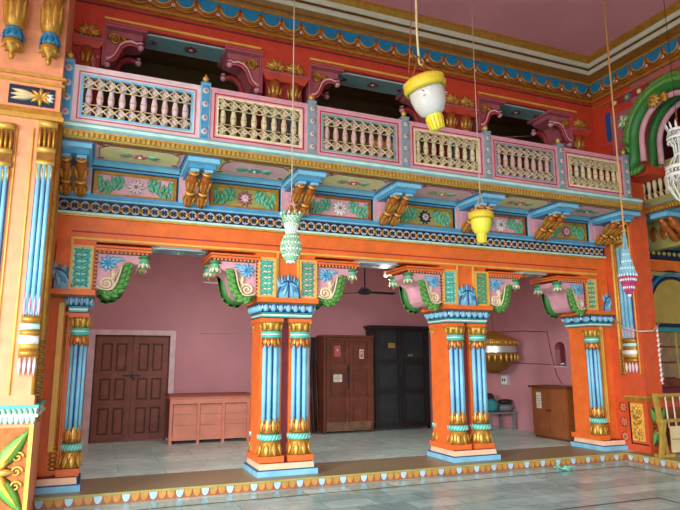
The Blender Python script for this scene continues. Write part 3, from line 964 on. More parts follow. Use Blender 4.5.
def railing(label, x0, x1, k, outer, line, inner, bal):
    W = x1 - x0
    t = thing('balustrade', label, 'railing', (x0, -.72, 4.30), 'railing panels of the balcony')
    def ring(mb, e0, e1, ya, yb, mm, zt=.72):
        mb.box(e0, W - e0, ya, yb, e0 * 1.0, e1, mm); mb.box(e0, W - e0, ya, yb, zt - e1, zt - e0, mm)
        mb.box(e0, e1, ya, yb, e1, zt - e1, mm); mb.box(W - e1, W - e0, ya, yb, e1, zt - e1, mm)
    m = MB(); ring(m, 0.0, .085, 0, .07, outer); m.box(0, W, -.01, .08, .70, .73, outer); obj('frame', m, t)
    m = MB(); ring(m, .055, .07, -.006, .0, line); obj('border_line', m, t)
    m = MB(); ring(m, .085, .115, .008, .062, inner); obj('inner_frame', m, t)
    a, b, z0, z1 = .115, W - .115, .115, .605
    for i in range(k):
        xc = a + (b - a) * (i + .5) / k
        m = MB()
        m.lathe([(.026, z0), (.044, z0 + .03), (.046, z0 + .10), (.024, z0 + .135), (.036, z0 + .20), (.042, z0 + .245), (.036, z0 + .29), (.024, z0 + .355), (.046, z0 + .39), (.044, z1 - .03), (.026, z1)], bal, (xc, .062, 0), seg=10)
        m.lathe([(.04, z0 + .235), (.045, z0 + .245), (.04, z0 + .255)], 'gold_bright', (xc, .062, 0), seg=10)
        obj('baluster', m, t)
    m = MB()
    n = k * 1; s = (b - a) / n; hh = .145
    for zz in (z0, z1 - hh):
        m.box(a, b, .006, .02, zz + (hh - .008 if zz == z0 else -.0), zz + (hh if zz == z0 else .008), 'lattice_cream')
        for i in range(-1, n + 1):
            for (za, zb) in ((zz, zz + hh), (zz + hh, zz)):
                xa, xb = a + s * (i + .2), a + s * (i + 1.5)
                pa, pb = [xa, za], [xb, zb]
                if pa[0] < a:
                    f = (a - pa[0]) / (pb[0] - pa[0]); pa = [a, za + (zb - za) * f]
                if pb[0] > b:
                    f = (b - pa[0]) / (pb[0] - pa[0]); pb = [b, pa[1] + (zb - pa[1]) * f]
                if pb[0] - pa[0] > .02: m.tube([(pa[0], .0, pa[1]), (pb[0], .0, pb[1])], .0105, 'lattice_cream', 4)
    obj('lattice', m, t)
    return t
rl = ['white-framed railing panel with lavender balusters at the left end of the balcony', 'pink railing panel with cream balusters crossed by the left hanging cord', 'pink railing panel left of the big yellow lantern', 'pink railing panel directly beneath the big yellow lantern', 'pink railing panel second from the right end of the balcony', 'pink railing panel at the right end of the balcony']
sty = [('pink_pale', 'rose', 'sky_blue', 'lavender'), ('pink', 'red_line', 'cream', 'baluster_cream'), ('pink', 'red_line', 'teal_grey', 'baluster_pink'), ('pink', 'red_line', 'cream', 'baluster_cream'), ('pink', 'red_line', 'slate', 'baluster_pink'), ('pink', 'red_line', 'cream', 'baluster_cream')]
for i in range(6): railing(rl[i], PX[i] + .117, PX[i + 1] - .003, 10 if i == 0 else 8, *sty[i])

# brackets: a blue beam end carried on a pair of gilded turned struts
def bracket_geom(t):
    m = MB()
    m.box(-.20, .20, -.76, .12, .0, .06, 'sky_blue'); m.box(-.215, .215, -.78, .12, .055, .075, 'blue')
    m.box(-.17, .17, -.64, .12, -.045, .0, 'blue')
    for s in (-1, 1): m.box(s * .09 - .055, s * .09 + .055, -.60, -.42, -.08, -.045, 'sky_blue')
    obj('beam_end', m, t)
    m = MB()
    m.box(-.20, .20, -.02, .12, -.37, .0, 'pink'); m.box(-.205, .205, -.035, -.02, -.37, -.33, 'sky_blue'); m.box(-.21, -.17, .03, .12, -.37, .0, 'sky_blue'); m.box(.17, .21, .03, .12, -.37, .0, 'sky_blue')
    m.box(-.22, -.21, .05, .12, -.37, 0, 'navy'); m.box(.21, .22, .05, .12, -.37, 0, 'navy')
    obj('wall_pilaster', m, t)
    for s in (-1, 1):
        m = MB()
        x = s * .085
        # cheek that carries the strut back to the wall
        m.prism([(x - .045, -.36), (x + .045, -.36), (x + .045, -.05), (x - .045, -.05)], -.03, .08, 'pink')
        A, B = Vector((x, .0, -.39)), Vector((x, -.55, -.04))
        ax = (B - A); L = ax.length
        prof = [(.035, 0), (.055, .01), (.06, .06), (.069, .12), (.056, .19), (.036, .225), (.056, .24), (.056, .26), (.036, .275), (.052, .31), (.07, .38), (.074, .45), (.06, .53), (.04, .575), (.056, .59), (.056, L)]
        m.lathe(prof, 'copper', A, ax, 14)
        m.lathe([(.044, .205), (.046, .222), (.044, .235)], 'wood_cupboard', A, ax, 12)
        for j, zz in ((0, .245), (1, .60)):
            m.lathe([(.05, zz - .015), (.068, zz - .005), (.068, zz + .01), (.05, zz + .02)], 'gold_bright', A, ax, 14)
        d = ax.normalized(); t1 = Vector((1, 0, 0)); t2 = d.cross(t1)
        for zz, ll in ((.02, .17), (.285, .2)):
            for k in range(8):
                q = 2 * PI * k / 8
                nrm = t1 * math.cos(q) + t2 * math.sin(q)
                m.leaf(A + d * zz + nrm * .044, d + nrm * .18, nrm, ll, .024, .026, 'gold_bright' if k % 2 else 'gold', 4)
        obj('turned_strut', m, t)
gb = 'gilded brackets carrying the balcony'
bn = ['gilded twin-strut bracket at the left end of the balcony beside the peach pier', 'gilded twin-strut bracket between the two leftmost flower panels above the double door', 'gilded twin-strut bracket right behind the green beaded lamp', 'gilded twin-strut bracket above the ceiling fan bay', 'gilded twin-strut bracket behind the small yellow lantern', 'gilded twin-strut bracket second from the right end of the balcony', 'gilded twin-strut bracket at the right end beside the blue and pink bead lamp']
b0 = thing('balcony_bracket', bn[0], 'bracket', (BX[0], FY, 4.03), gb); bracket_geom(b0)
for x, l in zip(BX[1:], bn[1:]): dup(b0, (x, FY, 4.03), l)

def scroll_relief(mb, hw, hh, y, lm, sides):
    for s in sides:
        pts = [(s * (.12 + (hw - .14) * i / 12), y, hh * .45 * math.sin(i / 12 * 2.2 * PI)) for i in range(13)]
        mb.tube(pts, .008, lm, 5)
        for i in range(1, 13):
            p = Vector(pts[i]); sg = 1 if i % 2 else -1
            mb.leaf(p, (s * .75, 0, sg * .8), NY, .12, .036, .026, lm, 4, bend=.35 * sg * s)
            if i % 3 == 0:
                mb.leaf(p, (-s * .3, 0, -sg), NY, .10, .032, .024, lm, 4)
def wall_panel(label, x0, x1, field, frame, petal, heart):
    c, hw, hh = (x0 + x1) / 2, (x1 - x0) / 2, .172
    t = thing('wall_plaque', label, 'plaque', (c, .12 + FY, 3.845), 'flower panels between the brackets')
    m = MB(); w = .045
    m.box(-hw, hw, -.05, 0, -hh, -hh + w, frame); m.box(-hw, hw, -.05, 0, hh - w * .8, hh, frame); m.box(-hw, -hw + w, -.05, 0, -hh + w, hh - w * .8, frame); m.box(hw - w, hw, -.05, 0, -hh + w, hh - w * .8, frame)
    m.box(-hw - .02, hw + .02, -.03, 0, -hh - .012, -hh, 'maroon'); m.box(-hw - .02, hw + .02, -.03, 0, hh, hh + .012, 'maroon')
    m.box(-hw - .02, -hw, -.03, 0, -hh, hh, 'maroon'); m.box(hw, hw + .02, -.03, 0, -hh, hh, 'maroon')
    obj('frame', m, t)
    m = MB(); m.box(-hw + w, hw - w, -.02, 0, -hh + w, hh - w * .8, field); obj('field', m, t)
    for s in (-1, 1):
        m = MB(); scroll_relief(m, hw - w, .11, -.022, 'green_leaf', (s,)); obj('leaf_scroll', m, t)
    m = MB(); m.rosette((0, -.022, 0), (1, 0, 0), (0, 0, 1), .125, 10, petal, heart, .028); m.rosette((0, -.04, 0), (1, 0, 0), (0, 0, 1), .07, 8, 'pink_pale', 'gold_bright', .02); obj('rosette', m, t)
def under_panel(label, x0, x1, border, field, flower):
    c, hw = (x0 + x1) / 2, (x1 - x0) / 2
    t = thing('balcony_soffit_panel', label, 'panel', (c, -.34, 4.13), 'painted panels under the balcony')
    def octo(mb, ax, ay, ch, z0, z1, mm):
        pts = [(-ax + ch, -ay), (ax - ch, -ay), (ax, -ay + ch), (ax, ay - ch), (ax - ch, ay), (-ax + ch, ay), (-ax, ay - ch), (-ax, -ay + ch)]
        vs = [(x, y, z0) for x, y in pts] + [(x, y, z1) for x, y in pts]
        mb.add(vs, [tuple(reversed(range(8))), tuple(range(8, 16))] + [(i, (i + 1) % 8, 8 + (i + 1) % 8, 8 + i) for i in range(8)], mm)
    m = MB(); m.box(-hw, hw, -.31, .31, -.018, 0, border); obj('border', m, t)
    m = MB(); octo(m, hw - .045, .265, .12, -.024, -.016, 'maroon'); octo(m, hw - .054, .256, .117, -.030, -.02, field); obj('field', m, t)
    m = MB()
    DN = (0, 0, -1)
    m.rosette((0, 0, -.03), (1, 0, 0), (0, -1, 0), .10, 8, flower, 'cream', .02)
    for s in (-1, 1):
        for k in range(3): m.leaf((s * .09, .0, -.03), (s, (k - 1) * .6, 0), DN, .17, .04, .018, flower if k == 1 else 'green_leaf', 4)
    obj('painted_flower', m, t)
    for s in (-1, 1):
        for q in (-1, 1):
            m = MB(); m.leaf((s * (hw - .02), q * .28, -.018), (-s, -q * .7, 0), DN, .13, .03, .012, 'copper', 4); obj('corner_leaf', m, t)
wl = ['pink flower panel with white rosette at the left end of the bracket row', 'olive flower panel between the second and third brackets, left of the green beaded lamp', 'pink flower panel just right of the green beaded lamp', 'olive flower panel just left of the small yellow lantern', 'pink flower panel just right of the small yellow lantern', 'olive flower panel at the right end of the bracket row']
ul = ['cream and pink painted panel under the balcony at its left end', 'pink octagon panel under the balcony left of the left hanging cord', 'cream octagon panel with pink flower under the balcony, right of the left hanging cord', 'pale pink octagon panel under the balcony left of the small yellow lantern', 'olive octagon panel under the balcony right of the small yellow lantern', 'pink octagon panel under the balcony at its right end']
ws = [('pink', 'gold', 'pink_pale', 'maroon'), ('olive', 'gold', 'rose', 'pink_pale'), ('pink', 'copper', 'white', 'navy'), ('olive', 'gold', 'navy', 'rose'), ('pink', 'copper', 'white', 'navy'), ('olive', 'gold', 'rose', 'navy')]
us = [('pink_bounce', 'olive_bounce', 'rose'), ('olive_bounce', 'pink_bounce', 'teal_dark'), ('pink_bounce', 'olive_bounce', 'rose'), ('pink_pale', 'pink_bounce', 'olive'), ('pink_bounce', 'olive_bounce', 'rose'), ('olive_bounce', 'pink_bounce', 'teal_dark')]
for i in range(6):
    a, b = BX[i] + .235, BX[i + 1] - .235
    wall_panel(wl[i], a, b, *ws[i]); under_panel(ul[i], a, b, *us[i])

# ------------------------------------------------------------------ corner piers
def flat_lotus(mb, u, o, W, H, mm, k=5, n=NY):
    """row of upright petals on a face: o lower-left, u along"""
    u = Vector(u); o = Vector(o)
    for i in range(k): mb.leaf(o + u * (W * (i + .5) / k), (0, 0, 1), n, H, W / k * .55, .03, mm, 4)
def pier_shaft(parent, o, u, n, w, z0, zb, zt, zc):
    """two blue rolls with a banded foot; o = (x,y) of one edge, u along the face, n outward"""
    o, u, n = Vector((o[0], o[1], 0)), Vector(u), Vector(n)
    def P(a, d, z): return o + u * (w * a) + n * d + Vector((0, 0, z))
    m = MB()
    def slab(a0, a1, d, za, zb_, mm):
        c = [P(a0, -.01, za), P(a1, -.01, za), P(a1, d, za), P(a0, d, za)]
        c2 = [p + Vector((0, 0, zb_ - za)) for p in c]
        m.add(c + c2, [(3, 2, 1, 0), (4, 5, 6, 7), (0, 1, 5, 4), (1, 2, 6, 5), (2, 3, 7, 6), (3, 0, 4, 7)], mm)
    slab(.02, .98, .015, zb, zt, 'blue_deep')
    for a in (.2, .5, .8): m.tube([P(a, .025, zb), P(a, .025, zt)], w * .13, 'sky_blue', 8)
    root = obj('blue_shaft', m, parent)
    m = MB(); h = zb - z0
    slab(0, 1, .02, z0 + h * .28, zb, 'gold_dark')
    for a in (.1, .37, .63, .9): m.leaf(P(a, .02, z0 + h * .3), (0, 0, -1), n, h * .32, w * .14, .03, 'pink_pale', 4); m.leaf(P(a, .02, zb - .02), (0, 0, 1), n, .24, w * .13, .045, 'pink', 5)
    for fz, mm, rr in ((.36, 'gold', .035), (.47, 'gold_bright', .03), (.58, 'white', .05), (.7, 'gold', .03), (.80, 'mint', .035), (.92, 'gold', .035)):
        m.tube([P(-.02, .02, z0 + h * fz), P(1.02, .02, z0 + h * fz)], rr, mm, 8)
    obj('banded_foot', m, root)
    m = MB(); slab(-.02, 1.02, .03, zt, zc, 'gold_dark')
    H = zc - zt
    for fz, rr in ((.05, .03), (.35, .035), (.95, .045)): m.tube([P(-.05, .03, zt + H * fz), P(1.05, .03, zt + H * fz)], rr, 'gold_bright', 8)
    for a in (.1, .37, .63, .9): m.leaf(P(a, .03, zt + H * .36), (0, 0, 1), n, H * .5, w * .15, .05, 'gold', 5); m.leaf(P(a, .02, zt + .01), (0, 0, -1), n, H * .4, w * .12, .03, 'gold_bright', 4)
    obj('gilded_capital', m, root)

t = thing('pier', 'peach corner pier with blue shafts and green leaf panel, nearest the left edge', 'pier', (-1.58, -.95, -.12))
m = MB(); m.box(-1.7, 0, 0, 1.25, .0, 7.3, 'pier_peach'); obj('shaft', m, t)
m = MB()
m.box(-1.75, .02, -.05, 1.05, 0, 1.08, 'pier_peach'); m.box(-1.75, .03, -.06, 1.04, .02, .06, 'gold_bright'); m.box(-.60, -.0, -.062, -.05, .12, .98, 'copper')
for xx in (-.61, .0): m.box(xx - .02, xx + .02, -.075, -.05, .06, 1.05, 'yellow_line')
ped = obj('pedestal', m, t)
m = MB()
c = (-.30, -.064, .55)
for a in (55, 125, 235, 305):
    q = math.radians(a)
    m.leaf(c, (math.cos(q), 0, math.sin(q)), NY, .50, .085, .05, 'green_light', 6)
    m.leaf((c[0], c[1] - .03, c[2]), (math.cos(q), 0, math.sin(q)), NY, .40, .03, .04, 'lamp_yellow', 5)
for k in range(8):
    q = 2 * PI * k / 8
    m.leaf(c, (math.cos(q), 0, math.sin(q)), NY, .2, .05, .06, 'gold_bright', 4)
for s in (-1, 1):
    for k in range(3): m.spiral((c[0] + s * .2, c[2] - .14 + .14 * k), .055, 1.4, 0, -.075, .014, 'gold_bright', s)
obj('leaf_relief', m, ped)
m = MB()
m.box(-1.78, .05, -.09, 1.02, 1.08, 1.11, 'mint'); m.box(-1.76, .03, -.07, 1.02, 1.11, 1.17, 'white'); m.box(-1.78, .05, -.09, 1.02, 1.17, 1.2, 'teal')
x = -1.74
while x < .03:
    m.leaf((x, -.075, 1.11), (-.5, 0, 1), NY, .075, .018, .02, 'green_leaf', 3); m.leaf((x, -.088, 1.10), (0, 0, -1), NY, .09, .03, .02, 'mint', 3); x += .05
obj('leaf_band', m, ped)
pier_shaft(t, (-.185, -.0), (1, 0, 0), NY, .175, 1.50, 2.13, 3.78, 4.28)
pier_shaft(t, (-.60, -.0), (1, 0, 0), NY, .17, 1.50, 2.13, 3.72, 4.2)
m = MB()
for xx, r, mm in ((-.24, .012, 'yellow_line'), (-.40, .012, 'yellow_line'), (-.02, .02, 'gold')): m.tube([(xx, -.004, 1.3), (xx, -.004, 4.2)], r, mm, 6)
m.tube([(.01, .08, 1.3), (.01, .08, 4.3)], .035, 'gold', 8); m.tube([(.01, .2, 1.3), (.01, .2, 4.3)], .02, 'gold_dark', 6); m.tube([(.01, .34, 1.0), (.01, .34, 4.3)], .03, 'gold', 6)
for k in range(10): m.ball((.01, .08, 1.3 + .06 * k), (.05, .05, .033), 'gold_dark', 8, 4)
obj('gilded_edge', m, t)
m = MB()
for z, h, d, mm in ((4.30, .05, .05, 'gold_bright'), (4.35, .07, .03, 'gold'), (4.72, .03, .03, 'gold_bright'), (4.80, .03, .04, 'gold_bright')):
    m.box(-1.72, d, -d, 1.0, z, z + h, mm)
m.box(-.52, -.06, -.012, 0, 4.46, 4.68, 'navy')
obj('cornice', m, t)
m = MB()
for k in range(8):
    q = 2 * PI * k / 8
    m.leaf((-.20, -.012, 4.57), (math.cos(q), 0, .75 * math.sin(q)), NY, .12, .03, .04, 'gold_bright', 4)
for k in (-1, 0, 1):
    m.leaf((-.24, -.012, 4.57), (-1, 0, k * .22), NY, .26, .04, .04, 'lattice_cream', 5); m.leaf((-.16, -.012, 4.57), (1, 0, k * .5), NY, .10, .03, .03, 'white', 4)
obj('flower_relief', m, t)
for x in (-.52, -.15):
    m = MB()
    m.lathe([(.02, 4.93), (.035, 4.98), (.02, 5.02), (.09, 5.06), (.11, 5.12), (.07, 5.17)], 'gold', (x, -.10, 0), seg=12)
    petal_ring(m, (x, -.10), .07, 5.12, 8, .09, .03, .5, 'gold_bright', -1)
    q = obj('pendant', m, t)
    m = MB(); petal_ring(m, (x, -.10), .06, 5.30, 9, .16, .04, .4, 'scallop_blue', -1); m.lathe([(.07, 5.16), (.10, 5.22), (.08, 5.30)], 'blue', (x, -.10, 0), seg=12); obj('blue_leaves', m, q)
    m = MB()
    m.lathe([(.07, 5.28), (.11, 5.34), (.125, 5.5), (.11, 5.66), (.09, 5.72), (.13, 5.76), (.12, 5.84), (.06, 5.9)], 'gold', (x, -.10, 0), seg=14)
    petal_ring(m, (x, -.10), .105, 5.35, 10, .3, .03, .06, 'gold_bright', 1)
    m.lathe([(.1, 5.86), (.14, 5.92), (.10, 6.05)], 'scallop_blue', (x, -.10, 0), seg=14)
    m.box(x - .1, x + .1, -.18, .0, 5.98, 6.3, 'gold')
    obj('gilded_drum', m, q)

t = thing('pier', 'orange corner pier with blue shafts, red medallions and a sunflower panel on the right', 'pier', (7.66, -.45, 0))
m = MB(); m.box(.03, .42, .0, .95, .0, 4.95, 'pier_orange'); obj('shaft', m, t)
m = MB()
m.box(.0, .80, -.02, .38, .004, .86, 'pier_orange'); m.box(.34, .82, -.025, .36, .10, .78, 'pier_orange'); m.box(.08, .74, -.045, -.02, .12, .74, 'gold_dark')
m.box(-.02, .82, -.04, .40, .84, .90, 'gold'); m.box(-.03, .83, -.05, .41, .90, .93, 'gold_bright'); m.box(-.012, .0, .0, .34, .12, .14, 'black'); m.box(-.012, .0, .335, .35, .12, .82, 'black')
m.box(-.014, .0, .06, .31, .18, .8, 'yellow_line')
ped = obj('pedestal', m, t)
m = MB()
NX = (-1, 0, 0)
for zc in (.30, .66):
    for k in range(8):
        q = 2 * PI * k / 8
        m.leaf((-.014, .185, zc), (0, math.cos(q), math.sin(q)), NX, .12, .035, .035, 'gold_bright', 4)
for k in range(4): m.leaf((-.014, .185, .40 + .05 * k), (0, (-1) ** k * .6, .6), NX, .14, .03, .03, 'gold', 4)
obj('gilded_flowers', m, ped)
m = MB()
c = (.20, -.047, .44)
for a in (62, 118, 242, 298): m.leaf(c, (math.cos(math.radians(a)), 0, math.sin(math.radians(a))), NY, .34, .07, .05, 'green_light', 5)
for a in (75, 105, 255, 285): m.leaf((c[0], c[1] - .01, c[2]), (math.cos(math.radians(a)), 0, math.sin(math.radians(a))), NY, .3, .04, .05, 'green', 5)
m.rosette((c[0], c[1] - .03, c[2]), (1, 0, 0), (0, 0, 1), .17, 12, 'copper', 'wood_cupboard', .03)
obj('sunflower', m, ped)
m = MB()
for z in (.22, .47, .72):
    m.lathe([(.10, -.03), (.10, .012), (.085, .022)], 'red_dark', (.02, .485, z), NX, 18); m.rosette((-.004, .485, z), (0, 1, 0), (0, 0, 1), .075, 8, 'orange_light', 'gold_bright', .02)
m.box(0, .04, .38, .60, .0, .95, 'pier_orange')
obj('medallions', m, t)
pier_shaft(t, (.03, .36), (0, -1, 0), NX, .26, 1.32, 1.92, 3.55, 3.85)
m = MB()
for y, r, mm in ((.40, .022, 'gold_bright'), (.46, .026, 'yellow_line'), (.07, .012, 'yellow_line')): m.tube([(.025, y, 1.3), (.025, y, 4.0)], r, mm, 6)
for k in range(9): m.ball((.02, .43, 1.3 + .05 * k), (.03, .05, .028), 'gold_dark', 8, 4)
obj('gilded_edge', m, t)
m = MB()
for k in range(12):
    z = 1.15 + .085 * k
    m.leaf((.41, .02, z), (1, 0, -.25), NY, .09 + .02 * math.sin(k * 1.1), .03, .03, 'pink_pale', 4); m.ball((.43, .0, z + .04), (.03, .02, .025), 'white', 6, 4)
obj('cusped_edge', m, t)

# ------------------------------------------------------------------ arch of the upper right wall
t = thing('arch_moulding', 'big green leaf arch with pink inner rolls high on the right-hand wall', 'arch', (7.62, AY, AZ))
def archpts(r, n=22, x=0): return [(x, r * math.cos(PI * i / n), r * math.sin(PI * i / n)) for i in range(n + 1)]
for xx, nm in ((-.03, 0), (.40, 1)):
    m = MB()
    r = .78
    pts = [(xx - .06, r + .20, -.44), (xx - .03, r + .10, -.42), (xx, r + .02, -.30)] + archpts(r, 22, xx) + [(xx, -r - .02, -.30), (xx - .03, -r - .10, -.42), (xx - .06, -r - .20, -.44)]
    m.tube(pts, [.04, .09] + [.12] * (len(pts) - 4) + [.09, .04], 'green', 10)
    for i in range(2, len(pts) - 2):
        p, q = Vector(pts[i]), Vector(pts[i + 1]); d = (q - p).normalized(); out = Vector((0, d.z, -d.y))
        if out.dot(Vector((0, p.y, p.z + .01))) < 0: out = -out
        dd = d if i < len(pts) / 2 else -d
        for k in (0, .5):
            b = p.lerp(q, k)
            for nv in (Vector((-1, 0, 0)), Vector((-.6, 0, 0)) + out * .8, Vector((-.5, 0, 0)) - out * .8):
                m.leaf(b + nv.normalized() * .105, dd * .8 + out * .45, nv, .16, .045, .035, 'green_light', 4)
    obj('leaf_crest', m, t)
    m = MB()
    r = .60
    m.tube([(xx, r, -.36)] + archpts(r, 20, xx) + [(xx, -r, -.36)], .05, 'pink', 10)
    obj('pink_roll', m, t)
m = MB()
m.box(.02, .46, .58, .90, -.58, -.44, 'orange_upper')
for k in range(9): m.leaf((-.05, .56 + .05 * k, -.42), (-.4, .5 - .12 * k, -1), NX, .18, .04, .05, 'green_light' if k % 2 else 'green', 5)
obj('springer', m, t)
m = MB()
for k in range(10):
    q = 2 * PI * k / 10
    m.leaf((-.12, .22, .58), (0, math.cos(q), math.sin(q)), NX, .13, .05, .06, 'gold_bright', 4)
m.dome((-.15, .22, .58), NX, .06, .06, 'gold', 10, 3)
for k in range(6): m.leaf((-.1, .12, .58), (0, -.5 - .1 * k, .3 - .2 * k), NX, .16, .05, .05, 'gold', 4)
obj('gilded_flower', m, t)
m = MB()
for a in (20, 65, 110, 155, 200, 245, 290, 335):
    q = math.radians(a); m.leaf((7.595, -.58, 5.80), (0, math.cos(q), math.sin(q)), NX, .16, .05, .03, 'cream' if a % 2 else 'green_leaf', 4)
tag(obj('flower_relief', m), 'cream leaf rosette in the red corner beside the green arch', 'ornament')

# ------------------------------------------------------------------ side balcony beyond the right-hand pier
t = thing('side_balcony', 'side balcony with grey baluster railing behind the white chandelier', 'balcony', (8.1, -.5, 4.1))
m = MB(); m.box(0, 3.5, -6, .58, .05, .18, 'sky_blue'); obj('deck', m, t)
m = MB(); m.box(-.05, .1, -6, .58, .10, .16, 'gold'); m.box(-.03, .1, -6, .58, .04, .10, 'gold_dark')
y = -5.9
while y < .5: m.box(-.065, -.04, y, y + .035, .05, .10, 'gold_bright'); y += .06
m.box(-.04, .12, -6, .58, .16, .2, 'teal_grey'); obj('dentil_band', m, t)
for k in range(3):
    y1 = .40 - k * 1.5
    m = MB(); m.box(-.02, .08, y1 - .03, y1 + .09, .2, .98, 'teal_grey'); m.ball((.03, y1 + .03, 1.02), .04, 'gold', 8, 5)
    for j in range(4): m.rosette((-.022, y1 + .03, .3 + .18 * j), (0, -1, 0), (0, 0, 1), .04, 6, 'blue', 'cream', .01)
    obj('post', m, t)
    m = MB(); a, b = y1 - 1.41, y1 - .03
    m.box(0, .06, a, b, .2, .30, 'olive'); m.box(0, .06, a, b, .82, .92, 'olive'); m.box(0, .06, b - .25, b, .3, .82, 'olive'); m.box(0, .06, a, a + .08, .3, .82, 'olive')
    for j in range(9):
        yy = a + .14 + j * (b - a - .42) / 8
        m.lathe([(.02, .3), (.038, .34), (.022, .42), (.042, .56), (.022, .70), (.038, .78), (.02, .82)], 'lattice_cream', (.03, yy, 0), seg=8)
        m.tube([(.0, yy - .08, .3), (.0, yy + .08, .42)], .009, 'lattice_cream', 4); m.tube([(.0, yy - .08, .82), (.0, yy + .08, .70)], .009, 'lattice_cream', 4)
    obj('railing', m, t)
m = MB()
for y in (-.15, -1.0, -1.9):
    m.box(.05, .9, y - .17, y + .17, -.05, .05, 'sky_blue'); m.box(.03, .95, y - .19, y + .19, .02, .05, 'blue')
    for s in (-1, 1):
        A, B = Vector((.60, y + s * .09, -.42)), Vector((.20, y + s * .09, -.05)); ax = B - A
        m.lathe([(.03, 0), (.08, .06), (.085, .14), (.05, .22), (.07, .24), (.05, .26), (.09, .36), (.08, .44), (.05, .5), (.06, ax.length)], 'copper', A, ax, 12)
m.box(.62, .8, -6, .58, -.5, .05, 'olive')
y = .45
while y > -4: m.ball((.62, y, -.2), (.03, .09, .15), 'copper', 10, 5); y -= .22
obj('brackets', m, t)

# ------------------------------------------------------------------ things in the veranda room
door = bpy.data.objects.new('door_1', None); COL.objects.link(door); door.location = (-.31, 4.62, 0); door.scale = (1.07, 1, 1); door['kind'] = 'structure'
m = MB()
m.box(-.78, -.66, -.10, 0, 0, 2.14, 'pink_pale'); m.box(.66, .76, -.10, 0, 0, 2.14, 'pink_pale'); m.box(-.66, .66, -.10, 0, 2.04, 2.14, 'pink_pale')
m.box(-.67, -.63, -.07, 0, 0, 2.04, 'wood_door_dark'); m.box(.63, .67, -.07, 0, 0, 2.04, 'wood_door_dark'); m.box(-.67, .67, -.07, 0, 2.0, 2.05, 'wood_door_dark')
obj('door_frame', m, door)
for s in (-1, 1):
    m = MB()
    x0, x1 = (-.63, -.008) if s < 0 else (.008, .63)
    m.box(x0, x1, -.045, -.005, .02, 2.0, 'wood_door_dark')
    for z0, z1 in ((.02, .14), (.64, .78), (1.20, 1.34), (1.88, 2.0)): m.box(x0, x1, -.06, -.045, z0, z1, 'wood_door')
    for xa in (x0, x1 - .09): m.box(xa, xa + .09, -.062, -.045, .02, 2.0, 'wood_door')
    xm = (x0 + x1) / 2
    m.box(xm - .03, xm + .03, -.061, -.045, .14, 1.88, 'wood_door')
    for z0, z1 in ((.14, .64), (.78, 1.20), (1.34, 1.88)):
        for xa, xb in ((x0 + .09, xm - .03), (xm + .03, x1 - .09)):
            m.box(xa + .035, xb - .035, -.056, -.045, z0 + .035, z1 - .035, 'wood_door')
    lf = obj('door_leaf', m, door)
    if s > 0:
        m = MB(); m.box(-.16, .16, -.075, -.06, 1.24, 1.262, 'iron'); m.box(-.03, .03, -.085, -.06, 1.215, 1.285, 'iron'); m.tube([(.02, -.08, 1.22), (.02, -.09, 1.17), (.05, -.09, 1.17), (.05, -.08, 1.22)], .008, 'iron', 6); obj('bolt', m, lf)

t = thing('chest', 'low red-painted plank chest with three panels against the pink back wall', 'chest', (1.135, 3.8, 0))
m = MB(); m.box(-.76, .76, .03, .55, .08, .84, 'wood_chest_edge_shade'); obj('body', m, t)
m = MB(); m.box(-.80, .80, -.03, .60, .86, .90, 'wood_chest_edge_shade'); m.box(-.78, .78, .0, .57, .82, .86, 'wood_chest'); obj('lid', m, t)
for i in range(3):
    m = MB(); a = -.70 + i * .475
    for z0, z1 in ((.13, .33), (.335, .53), (.535, .72)): m.box(a, a + .45, .015, .03, z0, z1, 'wood_chest')
    obj('front_panel', m, t)
m = MB()
for a in (-.775, -.265, .21, .70): m.box(a, a + .055, -.025, .035, .0, .819, 'wood_chest'); m.box(a + .055, a + .066, -.004, .03, .13, .72, 'wood_chest_edge_shade')  # thin dark strips stand in for shadow beside the dividers
m.box(-.76, .76, 0, .035, .06, .13, 'wood_chest'); m.box(-.76, .76, -.02, .035, .73, .818, 'wood_chest'); m.box(-.74, .74, -.004, .03, .715, .73, 'wood_chest_edge_shade'); obj('front_frame', m, t)  # dark strip below the top rail is painted shade
for x in (-.77, .70):
    m = MB(); m.box(x, x + .07, -.005, .06, 0, .07, 'wood_door_dark'); obj('foot', m, t)

def cupboard(label, x0, x1, y0, y1, H, body, panel, rows, cornice, worn):
    W = x1 - x0
    t = thing('cupboard', label, 'cupboard', (x0, y0, 0))
    m = MB(); m.box(0, W, .04, y1 - y0, .05, H, body); m.box(0, .06, 0, .06, .0, H, body); m.box(W - .06, W, 0, .06, .0, H, body); obj('body', m, t)
    m = MB(); m.box(-.02 - cornice, W + .02 + cornice, -.03 - cornice, y1 - y0, H - .02, H + .03, body)
    if cornice: m.box(-.03, W + .03, -.04, y1 - y0, H - .06, H - .02, body)
    obj('top_board', m, t)
    for s in (0, 1):
        a = .06 + s * (W / 2 - .06) + .004; b = a + W / 2 - .068
        m = MB(); m.box(a, b, .015, .04, .12, H - .03, panel)
        zs = [.12] + rows + [H - .03]
        for z in zs: m.box(a, b, -.016, .016, max(.12, z - .05), min(H - .03, z + .05), body)
        for xx in (a, b - .08): m.box(xx, xx + .08, -.0175, .0155, .119, H - .031, body)
        for za, zb in zip(zs[:-1], zs[1:]): m.box(a + .12, b - .12, .004, .02, za + .10, zb - .10, panel)
        if worn: m.box(a + .002, b - .002, -.020, .01, .10, .24, 'wood_cupboard_worn')
        d = obj('door', m, t)
        if s == 0:
            m = MB(); m.box(b - .05, b + .02, -.02, 0, H * .52, H * .70, 'iron'); m.tube([(b - .015, -.03, H * .45), (b - .015, -.035, H * .66)], .012, 'iron', 6); obj('latch', m, d)
    m = MB(); m.box(.04, W - .04, .0, .04, .05, .12, 'wood_cupboard_worn' if worn else body); obj('base_rail', m, t)
    return t
